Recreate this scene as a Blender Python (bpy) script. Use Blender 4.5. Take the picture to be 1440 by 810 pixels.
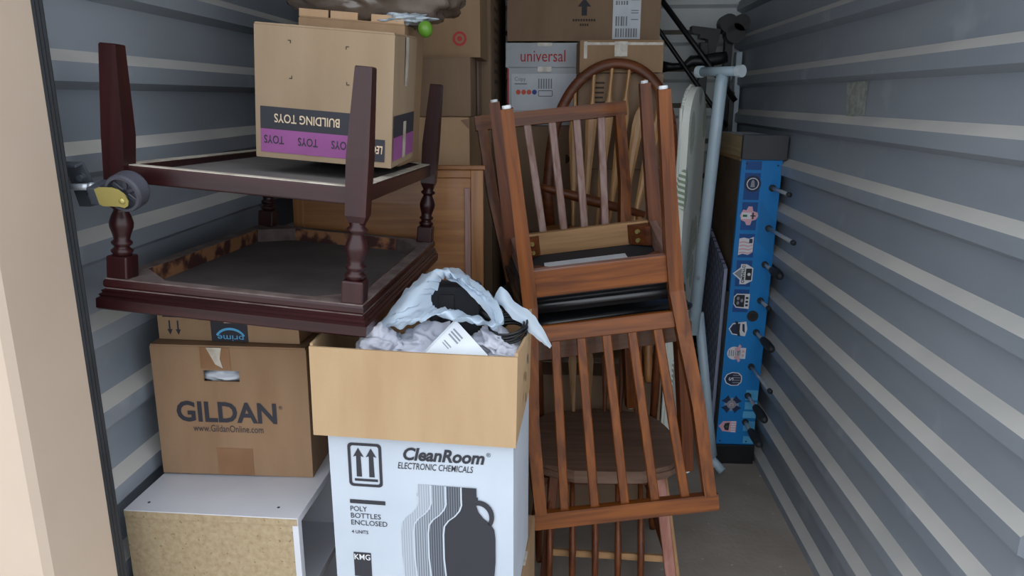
import bpy, bmesh, math, random
from mathutils import Vector, Matrix, Euler, noise

for o in list(bpy.data.objects): bpy.data.objects.remove(o)
S = bpy.context.scene
C = S.collection
R = math.radians
random.seed(7)

# ------------------------------------------------------------------ camera, sky, exposure
CAM_H = 1.40
VPX, VPY, FPX = 790.0, 138.0, 1040.0          # vanishing point of the unit's long axis, focal length in pixels
ay = Vector((VPX-720, -(VPY-405), FPX)).normalized()
az = Vector((0, ay.z, -ay.y)).normalized()
ax = ay.cross(az); ax = ax if ax.x > 0 else -ax
def to_world(c): return Vector((ax.dot(c), ay.dot(c), az.dot(c)))
right, up, fwd = to_world(Vector((1,0,0))), to_world(Vector((0,1,0))), to_world(Vector((0,0,1)))
cam = bpy.data.cameras.new('camera'); cam.sensor_width = 36; cam.lens = FPX/1440*36; cam.clip_start = .02
co = bpy.data.objects.new('camera', cam); C.objects.link(co)
co.matrix_world = Matrix(((right.x, up.x, -fwd.x, 0), (right.y, up.y, -fwd.y, 0), (right.z, up.z, -fwd.z, CAM_H), (0,0,0,1)))
S.camera = co
w = bpy.data.worlds.new('overcast_sky'); S.world = w; w.use_nodes = True
bg = w.node_tree.nodes['Background']; bg.inputs[0].default_value = (.87, .93, 1.0, 1); bg.inputs[1].default_value = 1.0
S.view_settings.view_transform = 'Standard'; S.view_settings.look = 'None'
S.view_settings.gamma = 1; S.view_settings.exposure = 1.3; S.view_settings.use_curve_mapping = False

def ray(u, v): return to_world(Vector(((u-720)/FPX, -(v-405)/FPX, 1)))
def at_y(u, v, y):
    r = ray(u, v); return Vector((0,0,CAM_H)) + r*(y/r.y)
def at_x(u, v, x):
    r = ray(u, v); return Vector((0,0,CAM_H)) + r*(x/r.x)

# ------------------------------------------------------------------ materials
def srgb(c):
    if isinstance(c, str): c = [int(c[i:i+2], 16)/255 for i in (0,2,4)]
    return tuple((x/12.92 if x <= .04045 else ((x+.055)/1.055)**2.4) for x in c) + (1,)
MATS = {}
def mat(name, c1, c2=None, rough=.6, scale=(8,8,8), detail=6, bump=0, bscale=40, metal=0, contrast=(.35,.65), spec=.5, coat=0, trans=0, alpha=1, distort=0, speck=None, sheen=0):
    if name in MATS: return MATS[name]
    m = bpy.data.materials.new(name); m.use_nodes = True; nt = m.node_tree; n = nt.nodes; L = nt.links
    p = n['Principled BSDF']
    p.inputs['Roughness'].default_value = rough; p.inputs['Metallic'].default_value = metal
    p.inputs['Specular IOR Level'].default_value = spec; p.inputs['Coat Weight'].default_value = coat
    p.inputs['Transmission Weight'].default_value = trans; p.inputs['Alpha'].default_value = alpha
    tc = n.new('ShaderNodeTexCoord'); mp = n.new('ShaderNodeMapping'); mp.inputs['Scale'].default_value = scale
    L.new(tc.outputs['Object'], mp.inputs[0])
    nz = n.new('ShaderNodeTexNoise'); nz.inputs['Scale'].default_value = 1; nz.inputs['Detail'].default_value = detail; nz.inputs['Distortion'].default_value = distort
    L.new(mp.outputs[0], nz.inputs['Vector'])
    cr = n.new('ShaderNodeValToRGB'); cr.color_ramp.elements[0].position, cr.color_ramp.elements[1].position = contrast
    cr.color_ramp.elements[0].color = srgb(c1); cr.color_ramp.elements[1].color = srgb(c2 or c1)
    L.new(nz.outputs['Fac'], cr.inputs[0]); out = cr.outputs[0]
    if speck:
        sc, th, sw, scale2 = speck
        n2 = n.new('ShaderNodeTexNoise'); n2.inputs['Scale'].default_value = scale2; n2.inputs['Detail'].default_value = 3
        L.new(tc.outputs['Object'], n2.inputs['Vector'])
        r2 = n.new('ShaderNodeValToRGB'); r2.color_ramp.elements[0].position = th; r2.color_ramp.elements[1].position = th+sw
        L.new(n2.outputs['Fac'], r2.inputs[0])
        mx = n.new('ShaderNodeMixRGB'); L.new(r2.outputs[0], mx.inputs[0]); L.new(out, mx.inputs[1]); mx.inputs[2].default_value = srgb(sc); out = mx.outputs[0]
    L.new(out, p.inputs['Base Color'])
    if bump:
        b = n.new('ShaderNodeBump'); b.inputs['Strength'].default_value = bump; b.inputs['Distance'].default_value = .004
        n3 = n.new('ShaderNodeTexNoise'); n3.inputs['Scale'].default_value = bscale; n3.inputs['Detail'].default_value = 4
        L.new(tc.outputs['Object'], n3.inputs['Vector']); L.new(n3.outputs['Fac'], b.inputs['Height']); L.new(b.outputs[0], p.inputs['Normal'])
    MATS[name] = m; return m
def kraft(name, a, b): return mat(name, a, b, rough=.85, scale=(14,14,3), bump=.12, bscale=90, spec=.2, contrast=(.3,.7))
def wood(name, a, b, axis='z', rough=.4, coat=.0, sc=(60,60,3.5), spec=.5):
    s = {'z': sc, 'x': (sc[2], sc[1], sc[0]), 'y': (sc[0], sc[2], sc[1])}[axis]
    return mat(name+'_'+axis, a, b, rough=rough, scale=s, coat=coat, detail=5, distort=.6, bump=.08, bscale=60, spec=spec)
K_LEGO = kraft('kraft_light', '99856e', '8e7a63'); K_GIL = kraft('kraft_tan', '967a60', '896c53'); K_OPEN = kraft('kraft_golden', 'b19676', 'a48867')
K_DARK = kraft('kraft_brown', '8f7762', '826b56'); K_MID = kraft('kraft_mid', 'a08468', '90755a'); K_PALE = kraft('kraft_pale', 'c2a281', 'b39271')
K_IN = kraft('kraft_inner', 'a88460', '98744f')
TAPE_C = mat('clear_tape', 'c9c2b6', 'a3998a', rough=.2, scale=(30,30,30)); TAPE_B = mat('brown_tape', '8f6a4b', '7d5a3e', rough=.35)
BLACK_INK = mat('black_ink', '2b2b33', rough=.7); INK_BROWN = mat('faded_ink', '3a3029', rough=.8); PURPLE = mat('purple_ink', '8f4f88', '85467e', rough=.7); TAN_INK = mat('bare_kraft_ink', 'cdb79c', rough=.8)
WHITE_CARD = mat('white_card', 'b7c0cb', 'aeb7c3', rough=.6, scale=(6,6,6)); GREY_CARD = mat('grey_card', 'b6bcc2', 'a9b0b8', rough=.6)
RED_INK = mat('red_ink', 'b3363b', rough=.7); ORANGE_INK = mat('orange_ink', 'd8604a', rough=.7); BLUE_INK = mat('blue_ink', '3f4f9a', rough=.7)
PAPER = mat('white_paper', 'd3d8df', 'c8ced6', rough=.7, scale=(20,20,20)); GREY_INK = mat('grey_ink', '7d8288', rough=.8)
W_CH = {a: wood('honey_wood', '55290a', '7d4413', a, rough=.42, coat=.05, spec=.35) for a in 'xyz'}
W_CHD = {a: wood('red_brown_wood', '522813', '6e3b1c', a, rough=.45, coat=.04, spec=.35) for a in 'xyz'}
W_RAW = {a: wood('bare_wood', 'a8825a', '8d6844', a, rough=.7) for a in 'xyz'}
W_WORN_SHEEN = {a: wood('worn_sheen_wood', '9a7f78', '7a5446', a, rough=.5) for a in 'xyz'}
W_GOLD = {a: wood('golden_oak', 'ad804a', '976b38', a, rough=.4, coat=.1) for a in 'xyz'}
W_OAK = {a: wood('oak_wood', '9c6a3c', '84562e', a, rough=.42, coat=.1) for a in 'xyz'}
W_DKC = {a: wood('dark_chair_wood', '5e3a26', '4a2b1b', a, rough=.35, coat=.2) for a in 'xyz'}
W_MAH = {a: wood('mahogany', '331516', '240c0e', a, rough=.34, coat=.0, spec=.38, sc=(40,40,3)) for a in 'xyz'}
W_PINK = {a: wood('pinkish_wood', 'a8776a', '8e5a4c', a, rough=.6) for a in 'xyz'}
DUSTY = mat('dusty_rim', '6d605c', '4d3c3a', rough=.9, scale=(20,20,20)); DUST_PANEL = mat('dusty_panel', '5b5252', '4c4444', rough=.9, scale=(9,9,9), bump=.1)
CHIP = mat('chipped_wood', '8a5f3e', '3a1a15', rough=.8, scale=(22,22,22), contrast=(.45,.55))
VINYL = mat('black_vinyl', '17181c', '101114', rough=.28, spec=.6); GLIDE = mat('white_glide', 'd9dde0', rough=.5)
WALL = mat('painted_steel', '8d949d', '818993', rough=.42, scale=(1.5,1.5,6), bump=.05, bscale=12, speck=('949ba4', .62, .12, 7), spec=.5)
LEDGE = mat('lit_dusty_ledge', 'bfbdb8', 'adacaa', rough=.8, scale=(3,3,3))  # upward rib slopes: dust tone with sky light painted in
BACKW = mat('white_steel', 'e6eaea', 'dde2e2', rough=.5); BACKLEDGE = mat('white_steel_shaded', '7f796d', '6b665c', rough=.8)  # back wall rib slopes darkened, shade put into the steel colour
CREAM = mat('cream_paint', 'c3b1a0', 'baa897', rough=.45, scale=(2,2,2)); RUBBER = mat('black_rubber', '24272c', '1b1e22', rough=.6)
CONC = mat('concrete', 'a0968d', '8c8279', rough=.9, scale=(5,5,5), bump=.3, bscale=60, speck=('b5aba1', .68, .06, 35), contrast=(.3,.7))
BOUNCE_GROUND = mat('pale_bounce_ground', 'b3afa8', 'a39f98', rough=.95, scale=(30,30,30), bump=.4, bscale=150)  # out-of-view ground, colour lightened to bounce light into the unit
MELA = mat('white_melamine', 'c9cad0', 'bfc1c9', rough=.4, scale=(5,5,5)); PARTB = mat('particle_board', 'a8977a', '937f62', rough=.9, scale=(90,90,90), detail=8, bump=.2, bscale=140, contrast=(.3,.7), speck=('7d6b50', .63, .08, 110))
STEEL = mat('dark_steel', '4a4e57', '3a3e46', rough=.45, metal=.1); CHROME = mat('chrome', 'b4bac2', rough=.3, metal=.45); BRASS = mat('brass_plate', 'b3a668', 'a59859', rough=.38, metal=.35); WHEEL = mat('grey_wheel', '4a4b55', '3b3c45', rough=.5)
BLK_METAL = mat('black_metal', '16171a', '0f1012', rough=.45); TUBE = mat('pale_blue_enamel', 'a9bcc8', '9db1be', rough=.35); TUBECAP = mat('pale_plastic_cap', 'c5d2da', rough=.5)
CLOTH = mat('grey_fleece', 'bfc1cc', 'adafba', rough=.95, scale=(20,20,20), bump=.25, bscale=200); DARKCLOTH = mat('dark_fabric', '26272d', '1d1e23', rough=.8)
FBLUE = mat('blue_laminate', '1380c8', '0f74ba', rough=.35, scale=(3,3,3)); FDARK = mat('dark_blue_laminate', '124f93', '0f4685', rough=.35); FLIGHT = mat('light_blue_laminate', '5fb4e2', '54a9da', rough=.35)
PINKD = mat('pink_decal', 'd9a8b4', rough=.5); WHITED = mat('white_decal', 'dcdde2', rough=.5); NAVYD = mat('navy_decal', '1d2a4a', rough=.5); GREYD = mat('grey_decal', '8c8f98', rough=.5); GREEND = mat('green_decal', '2f6a3c', rough=.5)
BOARDB = mat('brown_hardboard', '6b563f', '5a4633', rough=.7, scale=(10,10,10)); CHECKN = mat('navy_weave', '1c2440', rough=.6)

def bag_material():
    m = bpy.data.materials.new('thin_plastic'); m.use_nodes = True; nt = m.node_tree; n = nt.nodes; L = nt.links
    p = n['Principled BSDF']; p.inputs['Base Color'].default_value = srgb('cfe0f0'); p.inputs['Roughness'].default_value = .35
    t = n.new('ShaderNodeBsdfTranslucent'); t.inputs[0].default_value = srgb('cfe0f0')
    tr = n.new('ShaderNodeBsdfTransparent'); tr.inputs[0].default_value = (.95,.97,1,1)
    m1 = n.new('ShaderNodeMixShader'); m1.inputs[0].default_value = .35; L.new(p.outputs[0], m1.inputs[1]); L.new(t.outputs[0], m1.inputs[2])
    m2 = n.new('ShaderNodeMixShader'); m2.inputs[0].default_value = .14; L.new(m1.outputs[0], m2.inputs[1]); L.new(tr.outputs[0], m2.inputs[2])
    L.new(m2.outputs[0], n['Material Output'].inputs[0]); return m
BAG = bag_material()
BROWNBAG = mat('dark_brown_plastic', '6e6055', '4a3e36', rough=.22, scale=(9,9,9), bump=.4, bscale=30, spec=.7)

# ------------------------------------------------------------------ mesh helpers
def link(name, bm, m, parent=None, smooth=False, loc=None, rot=None):
    me = bpy.data.meshes.new(name); bmesh.ops.recalc_face_normals(bm, faces=bm.faces); bm.to_mesh(me); bm.free()
    for x in (m if isinstance(m, (list, tuple)) else [m]): me.materials.append(x)
    if smooth:
        for p in me.polygons: p.use_smooth = True
    o = bpy.data.objects.new(name, me); C.objects.link(o)
    if parent: o.parent = parent
    if loc is not None: o.location = loc
    if rot is not None: o.rotation_euler = rot
    return o
def tag(o, label, cat, group=None, kind=None):
    o['label'] = label
    if cat: o['category'] = cat
    if group: o['group'] = group
    if kind: o['kind'] = kind
    return o
def thing(name, label, cat, loc=(0,0,0), rot=(0,0,0), group=None):
    o = bpy.data.objects.new(name, None); o.empty_display_size = .05; C.objects.link(o); o.location = loc; o.rotation_euler = [R(a) for a in rot]
    return tag(o, label, cat, group)
def box(bm, x0, x1, y0, y1, z0, z1, bev=0, mi=0):
    t = bmesh.new(); bmesh.ops.create_cube(t, size=1)
    for v in t.verts: v.co = Vector(((x0+x1)/2+v.co.x*(x1-x0), (y0+y1)/2+v.co.y*(y1-y0), (z0+z1)/2+v.co.z*(z1-z0)))
    if bev: bmesh.ops.bevel(t, geom=t.edges[:], offset=bev, segments=2, profile=.5, affect='EDGES')
    merge(bm, t, mi); return bm
def merge(bm, t, mi=0):
    vs = [bm.verts.new(v.co) for v in t.verts]; t.verts.index_update()
    for f in t.faces:
        nf = bm.faces.new([vs[v.index] for v in f.verts]); nf.material_index = mi
    t.free()
def bx(name, x0, x1, y0, y1, z0, z1, m, parent=None, bev=.0015):
    return link(name, box(bmesh.new(), x0, x1, y0, y1, z0, z1, bev), m, parent)
def frame_of(d):
    d = d.normalized(); a = Vector((0,0,1)) if abs(d.z) < .9 else Vector((1,0,0))
    u = d.cross(a).normalized(); return u, d.cross(u).normalized()
def tube(bm, pts, r, n=10, closed=False, radii=None, flat=1.0, side=None, mi=0, cap=True):
    pts = [Vector(p) for p in pts]; rings = []; N = len(pts); pu = None
    for i, p in enumerate(pts):
        d = (pts[(i+1) % N]-pts[i-1]) if closed or 0 < i < N-1 else (pts[1]-pts[0] if i == 0 else pts[-1]-pts[-2])
        d.normalize()
        if side is not None: u = (Vector(side)-d*Vector(side).dot(d)).normalized()
        elif pu is None: u = frame_of(d)[0]
        else: u = (pu-d*pu.dot(d)).normalized()
        pu = u; v = d.cross(u); rr = radii[i] if radii else r
        rings.append([bm.verts.new(p+u*(math.cos(2*math.pi*k/n)*rr*flat)+v*(math.sin(2*math.pi*k/n)*rr)) for k in range(n)])
    for i in range(N if closed else N-1):
        a, b = rings[i], rings[(i+1) % N]
        for k in range(n): bm.faces.new([a[k], a[(k+1) % n], b[(k+1) % n], b[k]]).material_index = mi
    if cap and not closed:
        bm.faces.new(rings[0][::-1]).material_index = mi; bm.faces.new(rings[-1]).material_index = mi
    return bm
def bar(bm, p0, p1, sx, sy, side=(1,0,0), s1=None, mi=0, bev=0.002):
    p0, p1 = Vector(p0), Vector(p1); d = (p1-p0).normalized(); u = (Vector(side)-d*Vector(side).dot(d)).normalized(); v = d.cross(u); s1 = s1 or (sx, sy)
    t = bmesh.new(); q = []
    for p, (a, b) in ((p0, (sx, sy)), (p1, s1)):
        q.append([t.verts.new(p+u*i*a/2+v*j*b/2) for i, j in ((-1,-1),(1,-1),(1,1),(-1,1))])
    t.faces.new(q[0][::-1]); t.faces.new(q[1])
    for k in range(4): t.faces.new([q[0][k], q[0][(k+1) % 4], q[1][(k+1) % 4], q[1][k]])
    if bev: bmesh.ops.bevel(t, geom=t.edges[:], offset=bev, segments=1, affect='EDGES')
    merge(bm, t, mi); return bm
def poly_bar(bm, pts, sx, sy, side=(1,0,0), mi=0):
    """square bar that follows several points with mitred joints; sizes per point"""
    pts = [Vector(p) for p in pts]; rings = []
    for i, p in enumerate(pts):
        d = (pts[min(i+1, len(pts)-1)]-pts[max(i-1, 0)]).normalized(); u = (Vector(side)-d*Vector(side).dot(d)).normalized(); v = d.cross(u)
        a, b = (sx[i], sy[i]) if isinstance(sx, (list, tuple)) else (sx, sy)
        rings.append([bm.verts.new(p+u*i_*a/2+v*j*b/2) for i_, j in ((-1,-1),(1,-1),(1,1),(-1,1))])
    for a, b in zip(rings, rings[1:]):
        for k in range(4): bm.faces.new([a[k], a[(k+1) % 4], b[(k+1) % 4], b[k]]).material_index = mi
    bm.faces.new(rings[0][::-1]); bm.faces.new(rings[-1]); return bm
def lathe(bm, prof, n=20, c=(0,0)):
    rings = [[bm.verts.new((c[0]+r*math.cos(2*math.pi*k/n), c[1]+r*math.sin(2*math.pi*k/n), z)) for k in range(n)] for r, z in prof]
    for a, b in zip(rings, rings[1:]):
        for k in range(n): bm.faces.new([a[k], a[(k+1) % n], b[(k+1) % n], b[k]])
    bm.faces.new(rings[0][::-1]); bm.faces.new(rings[-1]); return bm
def prism(bm, pts, y0, y1, mi=0):
    """outline in x,z extruded along y"""
    a = [bm.verts.new((x, y0, z)) for x, z in pts]; b = [bm.verts.new((x, y1, z)) for x, z in pts]; n = len(pts)
    bm.faces.new(a).material_index = mi; bm.faces.new(b[::-1]).material_index = mi
    for k in range(n): bm.faces.new([a[k], b[k], b[(k+1) % n], a[(k+1) % n]]).material_index = mi
    return bm
def slab(bm, pts, z0, z1, bev=0):
    t = bmesh.new(); a = [t.verts.new((x, y, z0)) for x, y in pts]; b = [t.verts.new((x, y, z1)) for x, y in pts]; n = len(pts)
    t.faces.new(a[::-1]); f = t.faces.new(b)
    for k in range(n): t.faces.new([a[k], a[(k+1) % n], b[(k+1) % n], b[k]])
    if bev: bmesh.ops.bevel(t, geom=[e for e in t.edges if abs(e.verts[0].co.z-e.verts[1].co.z) < 1e-6], offset=bev, segments=3, affect='EDGES')
    merge(bm, t); return bm
def ell(cx, cz, rx, rz, n=24, a0=0, a1=360): return [(cx+rx*math.cos(R(a0+(a1-a0)*k/(n if a1-a0 >= 360 else n-1))), cz+rz*math.sin(R(a0+(a1-a0)*k/(n if a1-a0 >= 360 else n-1)))) for k in range(n)]
def bez(p0, p1, p2, p3, n=12):
    p0, p1, p2, p3 = map(Vector, (p0, p1, p2, p3)); return [p0*(1-t)**3+p1*3*t*(1-t)**2+p2*3*t*t*(1-t)+p3*t**3 for t in [k/(n-1) for k in range(n)]]
def catmull(P, n=6, closed=False):
    P = [Vector(p) for p in P]; N = len(P); out = []
    for i in range(N if closed else N-1):
        g = lambda j: P[j % N] if closed else P[max(0, min(N-1, j))]
        a, b, c, d = g(i-1), g(i), g(i+1), g(i+2)
        for k in range(n):
            t = k/n; out.append(.5*((2*b)+(c-a)*t+(2*a-5*b+4*c-d)*t*t+(3*b-a-3*c+d)*t**3))
    if not closed: out.append(P[-1])
    return out
# flat print: a local frame on a face of the thing; x to the right, z up, facing -y (front) or +x (side)
FONTCACHE = {}
def glyphs(s, bold=0, shear=0):
    cu = bpy.data.curves.new('t', 'FONT'); cu.body = s; cu.offset = bold; cu.shear = shear; cu.size = 1; cu.resolution_u = 3
    o = bpy.data.objects.new('t', cu); C.objects.link(o)
    me = bpy.data.meshes.new_from_object(o.evaluated_get(bpy.context.evaluated_depsgraph_get()))
    bpy.data.objects.remove(o); bpy.data.curves.remove(cu); return me
def text(parent, s, cx, cz, w, h, m, y=-.0008, face='front', x=0, flip=False, bold=0, shear=0, vert=0, name='lettering'):
    me = glyphs(s, bold, shear); X = [v.co.x for v in me.vertices]; Y = [v.co.y for v in me.vertices]
    x0, x1, y0, y1 = min(X), max(X), min(Y), max(Y); sx = w/(x1-x0); sy = h/(y1-y0)
    for v in me.vertices:
        a, b = (v.co.x-(x0+x1)/2)*sx, (v.co.y-(y0+y1)/2)*sy
        if flip: a, b = -a, -b
        if vert: a, b = (-b, a) if vert > 0 else (b, -a)
        v.co = Vector((cx+a, y, cz+b)) if face == 'front' else (Vector((x, cx+a, cz+b)) if face == 'side' else Vector((cx+a, cz+b, y)))
    me.materials.append(m); o = bpy.data.objects.new(name, me); C.objects.link(o); o.parent = parent; return o
def flat(parent, pts, m, y=-.0005, name='print', face='front', th=.0003, x=0):
    bm = bmesh.new(); prism(bm, pts, y, y+th)
    if face == 'side':
        for v in bm.verts: v.co = Vector((x-v.co.y-.0002, v.co.x, v.co.z))
    if face == 'top':
        for v in bm.verts: v.co = Vector((v.co.x, v.co.z, x-v.co.y-.0002))
    return link(name, bm, m, parent)
def rect(x0, x1, z0, z1): return [(x0,z0),(x1,z0),(x1,z1),(x0,z1)]

# ------------------------------------------------------------------ the setting
XR, XL, YB, YF = .812, -.895, 3.62, 1.16
PITCH = .1625
def profile(z0, z1, phase):
    """list of (depth, z, is_ledge_to_next) going down the corrugation"""
    out = []; z = phase
    while z < z1+PITCH: z += PITCH
    while z > z0-PITCH:
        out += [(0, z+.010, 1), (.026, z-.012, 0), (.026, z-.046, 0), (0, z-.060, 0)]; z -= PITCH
    return out
def corr_wall(name, axis, base, sgn, a0, a1, z0, z1, phase, mats):
    bm = bmesh.new(); pr = [p for p in profile(z0, z1, phase) if z0-.001 <= p[1] <= z1+.001]
    pr = [(0, z1, 0)]+pr+[(pr[-1][0], z0, 0)]
    rows = []
    for dpt, z, _ in pr:
        c = base+sgn*dpt
        rows.append([bm.verts.new((c, a, z) if axis == 'x' else (a, c, z)) for a in (a0, a1)])
        rows[-1] += [bm.verts.new((base-sgn*.012, a, z) if axis == 'x' else (a, base-sgn*.012, z)) for a in (a0, a1)]
    for i, (a, b) in enumerate(zip(rows, rows[1:])):
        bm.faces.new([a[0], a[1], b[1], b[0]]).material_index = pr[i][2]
        bm.faces.new([a[2], a[3], b[3], b[2]])
        for k in (0, 1): bm.faces.new([a[k], a[k+2], b[k+2], b[k]])
    return tag(link(name, bm, mats), {'wall_left': 'blue-grey corrugated steel wall behind the upturned end table', 'wall_right': 'blue-grey corrugated steel wall beside the foosball table', 'wall_back': 'white corrugated steel wall behind the black posts'}[name], None, kind='structure')
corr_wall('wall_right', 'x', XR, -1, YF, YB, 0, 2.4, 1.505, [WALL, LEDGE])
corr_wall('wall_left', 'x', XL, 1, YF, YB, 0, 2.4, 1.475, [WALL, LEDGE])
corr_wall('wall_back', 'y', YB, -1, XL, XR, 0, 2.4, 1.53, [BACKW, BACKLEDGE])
def struct(name, label, bm, m): return tag(link(name, bm, m), label, None, kind='structure')
struct('floor', 'worn grey-brown concrete floor', box(bmesh.new(), XL, XR, YF, YB, -.06, 0), CONC)
struct('ceiling', 'white steel ceiling of the storage unit', box(bmesh.new(), XL, XR, YF-.18, YB, 2.4, 2.44), BACKW)
struct('ground', 'unseen ground outside the unit, paled to bounce light in', box(bmesh.new(), -9, 9, -9, YF, -.12, -.03), BOUNCE_GROUND)
for s, nm, xi, lab in ((-1, 'trim_1', -.800, 'cream painted steel door jamb'), (1, 'trim_2', .812, 'cream painted steel door jamb beside the dark seal')):
    bm = bmesh.new(); pts = [(xi, 1.135), (xi, .985), (xi+s*.008, .972), (xi+s*.9, .972), (xi+s*.9, 1.16), (xi+s*.06, 1.16), (xi+s*.06, 1.135)]
    slab(bm, pts, -.03, 2.4); struct(nm, lab, bm, CREAM)
    bm = bmesh.new()
    for k in range(3): tube(bm, [(xi+s*.004, 1.140+k*.009, -.03), (xi+s*.004, 1.140+k*.009, 2.4)], .0062, 8)
    struct('trim_%d' % (3 if s < 0 else 4), 'black ribbed rubber door seal on the %s jamb' % ('cream' if s < 0 else 'far'), bm, RUBBER)
struct('trim_5', 'cream painted steel header over the door', box(bmesh.new(), -1.7, 1.7, .972, 1.16, 2.2, 2.44), CREAM)
bm = bmesh.new(); pts = []
cs = [at_x(1192, 116, XR-.001), at_x(1222, 113, XR-.001), at_x(1216, 162, XR-.001), at_x(1190, 165, XR-.001)]
n = 7; g = [[cs[0].lerp(cs[1], i/n).lerp(cs[3].lerp(cs[2], i/n), j/n)+Vector((-.0012-.0015*noise.noise(Vector((i*.9, j*.8, 3))), .003*noise.noise(Vector((i, j*3, 1))), .003*noise.noise(Vector((i*3, j, 5))))) for j in range(n+1)] for i in range(n+1)]
gv = [[bm.verts.new(p) for p in r] for r in g]
for i in range(n):
    for j in range(n): bm.faces.new([gv[i][j], gv[i+1][j], gv[i+1][j+1], gv[i][j+1]])
tag(link('tape_remnant', bm, mat('old_tape', 'a9ada6', '7f857f', rough=.3, scale=(60,60,60))), 'torn patch of old clear tape stuck on the corrugated wall', 'tape')

# ------------------------------------------------------------------ cartons
def carton(name, label, loc, rot, w, d, h, m, group=None, tape=TAPE_C, gap=.002, flaps='y', hole=None, bulge=.003, top=True, cat='box'):
    t = thing(name, label, cat, loc, rot, group); bm = bmesh.new(); n = 6
    def grid(f, skip=None):
        vs = [[bm.verts.new(f(i/n, j/n)) for j in range(n+1)] for i in range(n+1)]
        for i in range(n):
            for j in range(n): bm.faces.new([vs[i][j], vs[i+1][j], vs[i+1][j+1], vs[i][j+1]])
    b = lambda s, q: bulge*16*s*(1-s)*q*(1-q)*.5
    if not hole: grid(lambda s, q: (s*w, -b(s, q)*.2, q*h))
    else:
        hx0, hx1, hz0, hz1 = hole; X = [0, hx0, hx1, w]; Z = [0, hz0, hz1, h]
        vs = [[bm.verts.new((x, 0, z)) for z in Z] for x in X]; vi = [[bm.verts.new((x, .004, z)) for z in (hz0, hz1)] for x in (hx0, hx1)]
        for i in range(3):
            for j in range(3):
                if (i, j) != (1, 1): bm.faces.new([vs[i][j], vs[i+1][j], vs[i+1][j+1], vs[i][j+1]])
        for (a, c), (p, q) in ((((1,1),(2,1)),((0,0),(1,0))), (((2,1),(2,2)),((1,0),(1,1))), (((2,2),(1,2)),((1,1),(0,1))), (((1,2),(1,1)),((0,1),(0,0)))):
            bm.faces.new([vs[a[0]][a[1]], vs[c[0]][c[1]], vi[q[0]][q[1]], vi[p[0]][p[1]]])
    grid(lambda s, q: (s*w, d+b(s, q), q*h)); grid(lambda s, q: (-b(s, q), s*d, q*h)); grid(lambda s, q: (w+b(s, q), s*d, q*h)); grid(lambda s, q: (s*w, q*d, 0))
    grid(lambda s, q: (s*w, q*d, h))
    bmesh.ops.remove_doubles(bm, verts=bm.verts, dist=1e-5)
    body = link('body', bm, m, t)
    if top:
        for k in (0, 1):
            if flaps == 'y': q = (0.001, w-.001, 0 if k == 0 else d/2+gap, d/2-gap if k == 0 else d)
            else: q = (0 if k == 0 else w/2+gap, w/2-gap if k == 0 else w, 0.001, d-.001)
            bx('flap', q[0], q[1], q[2], q[3], h, h+.004, m, t, .001)
        if tape:
            if flaps == 'y': bx('tape', 0, w, d/2-.025, d/2+.025, h+.004, h+.0048, tape, t, 0)
            else: bx('tape', w/2-.025, w/2+.025, 0, d, h+.004, h+.0048, tape, t, 0)
    return t

# white open shelf unit under the shirt carton
t = thing('shelf_unit', 'white laminate shelf unit with bare particle board end under the shirt carton', 'shelf', (-.845, 1.245, 0), (0,0,-1.5))
W, D, H = .352, .62, .618
bx('end_panel', 0, W-.012, 0, .018, 0, H-.016, PARTB, t, .0008)
bx('end_panel', 0, W, D-.016, D, 0, H-.016, MELA, t)
bx('top_panel', 0, W, -.001, D, H-.016, H, MELA, t, .001)
bx('edge_strip', .001, W-.001, -.0016, -.0002, H-.0155, H-.0015, PARTB, t, 0)
bx('back_panel', 0, .012, .018, D-.016, 0, H-.016, MELA, t)
bx('front_edge', W-.012, W, 0, .018, 0, H-.016, MELA, t, .0008)
bx('bottom_panel', .012, W, .018, D-.016, .0, .016, MELA, t)
for z in (.21, .405): bx('shelf', .012, W-.006, .018, D-.016, z, z+.016, MELA, t)
bx('divider', .012, W-.006, .30, .316, .016, H-.016, MELA, t)
for x, y in ((.035, .03), (.30, .035)):
    bm = bmesh.new(); lathe(bm, [(.0028, H), (.003, H+.0008), (.0015, H+.0011)], 10, (x, y)); link('screw', bm, STEEL, t)

# shirt carton
t = carton('shirt_carton', 'tan carton lettered GILDAN with a torn hand hole, on the white shelf unit', (-.838, 1.385, .6235), (0,.8,1.2), .324, .36, .286, K_GIL, tape=None, hole=(.107,.182,.212,.236))
text(t, 'GILDAN', .149, .144, .212, .047, BLACK_INK, bold=.03, y=-.0012); text(t, '®', .264, .158, .008, .008, BLACK_INK, y=-.0012)
text(t, 'www.GildanOnline.com', .150, .107, .149, .0155, BLACK_INK, y=-.0012)
flat(t, rect(.122,.198,.001,.062), TAPE_B, -.0012, 'tape'); flat(t, rect(.104,.166,.24,.286), TAPE_B, -.0012, 'tape')
flat(t, [(.118,.286),(.15,.286),(.145,.262),(.150,.242),(.135,.25)], TAPE_C, -.0022, 'tape_shred')
def blob(name, c, r, m, seed=0, amp=.25, freq=2.2, sub=4, folds=6, parent=None, rot=(0,0,0), crease=0):
    bm = bmesh.new(); bmesh.ops.create_icosphere(bm, subdivisions=sub, radius=1); e = Euler([R(a) for a in rot]).to_matrix()
    for v in bm.verts:
        p = v.co.copy(); q = p*freq+Vector((seed*3.1, seed*1.7, 0))
        k = 1+amp*noise.noise(q)+amp*.5*abs(noise.noise(q*2.3))+amp*.28*math.sin(folds*(p.x+.7*p.z+.9*noise.noise(q*.8)))-crease*abs(noise.noise(Vector((q.x*1.1+q.z, q.y*.8, q.z*2.2))))-crease*.5*abs(noise.noise(q*2.9))+crease*.35
        v.co = Vector(c)+e@Vector((p.x*r[0]*k, p.y*r[1]*k, p.z*r[2]*k))
    return link(name, bm, m, parent, True)
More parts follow.
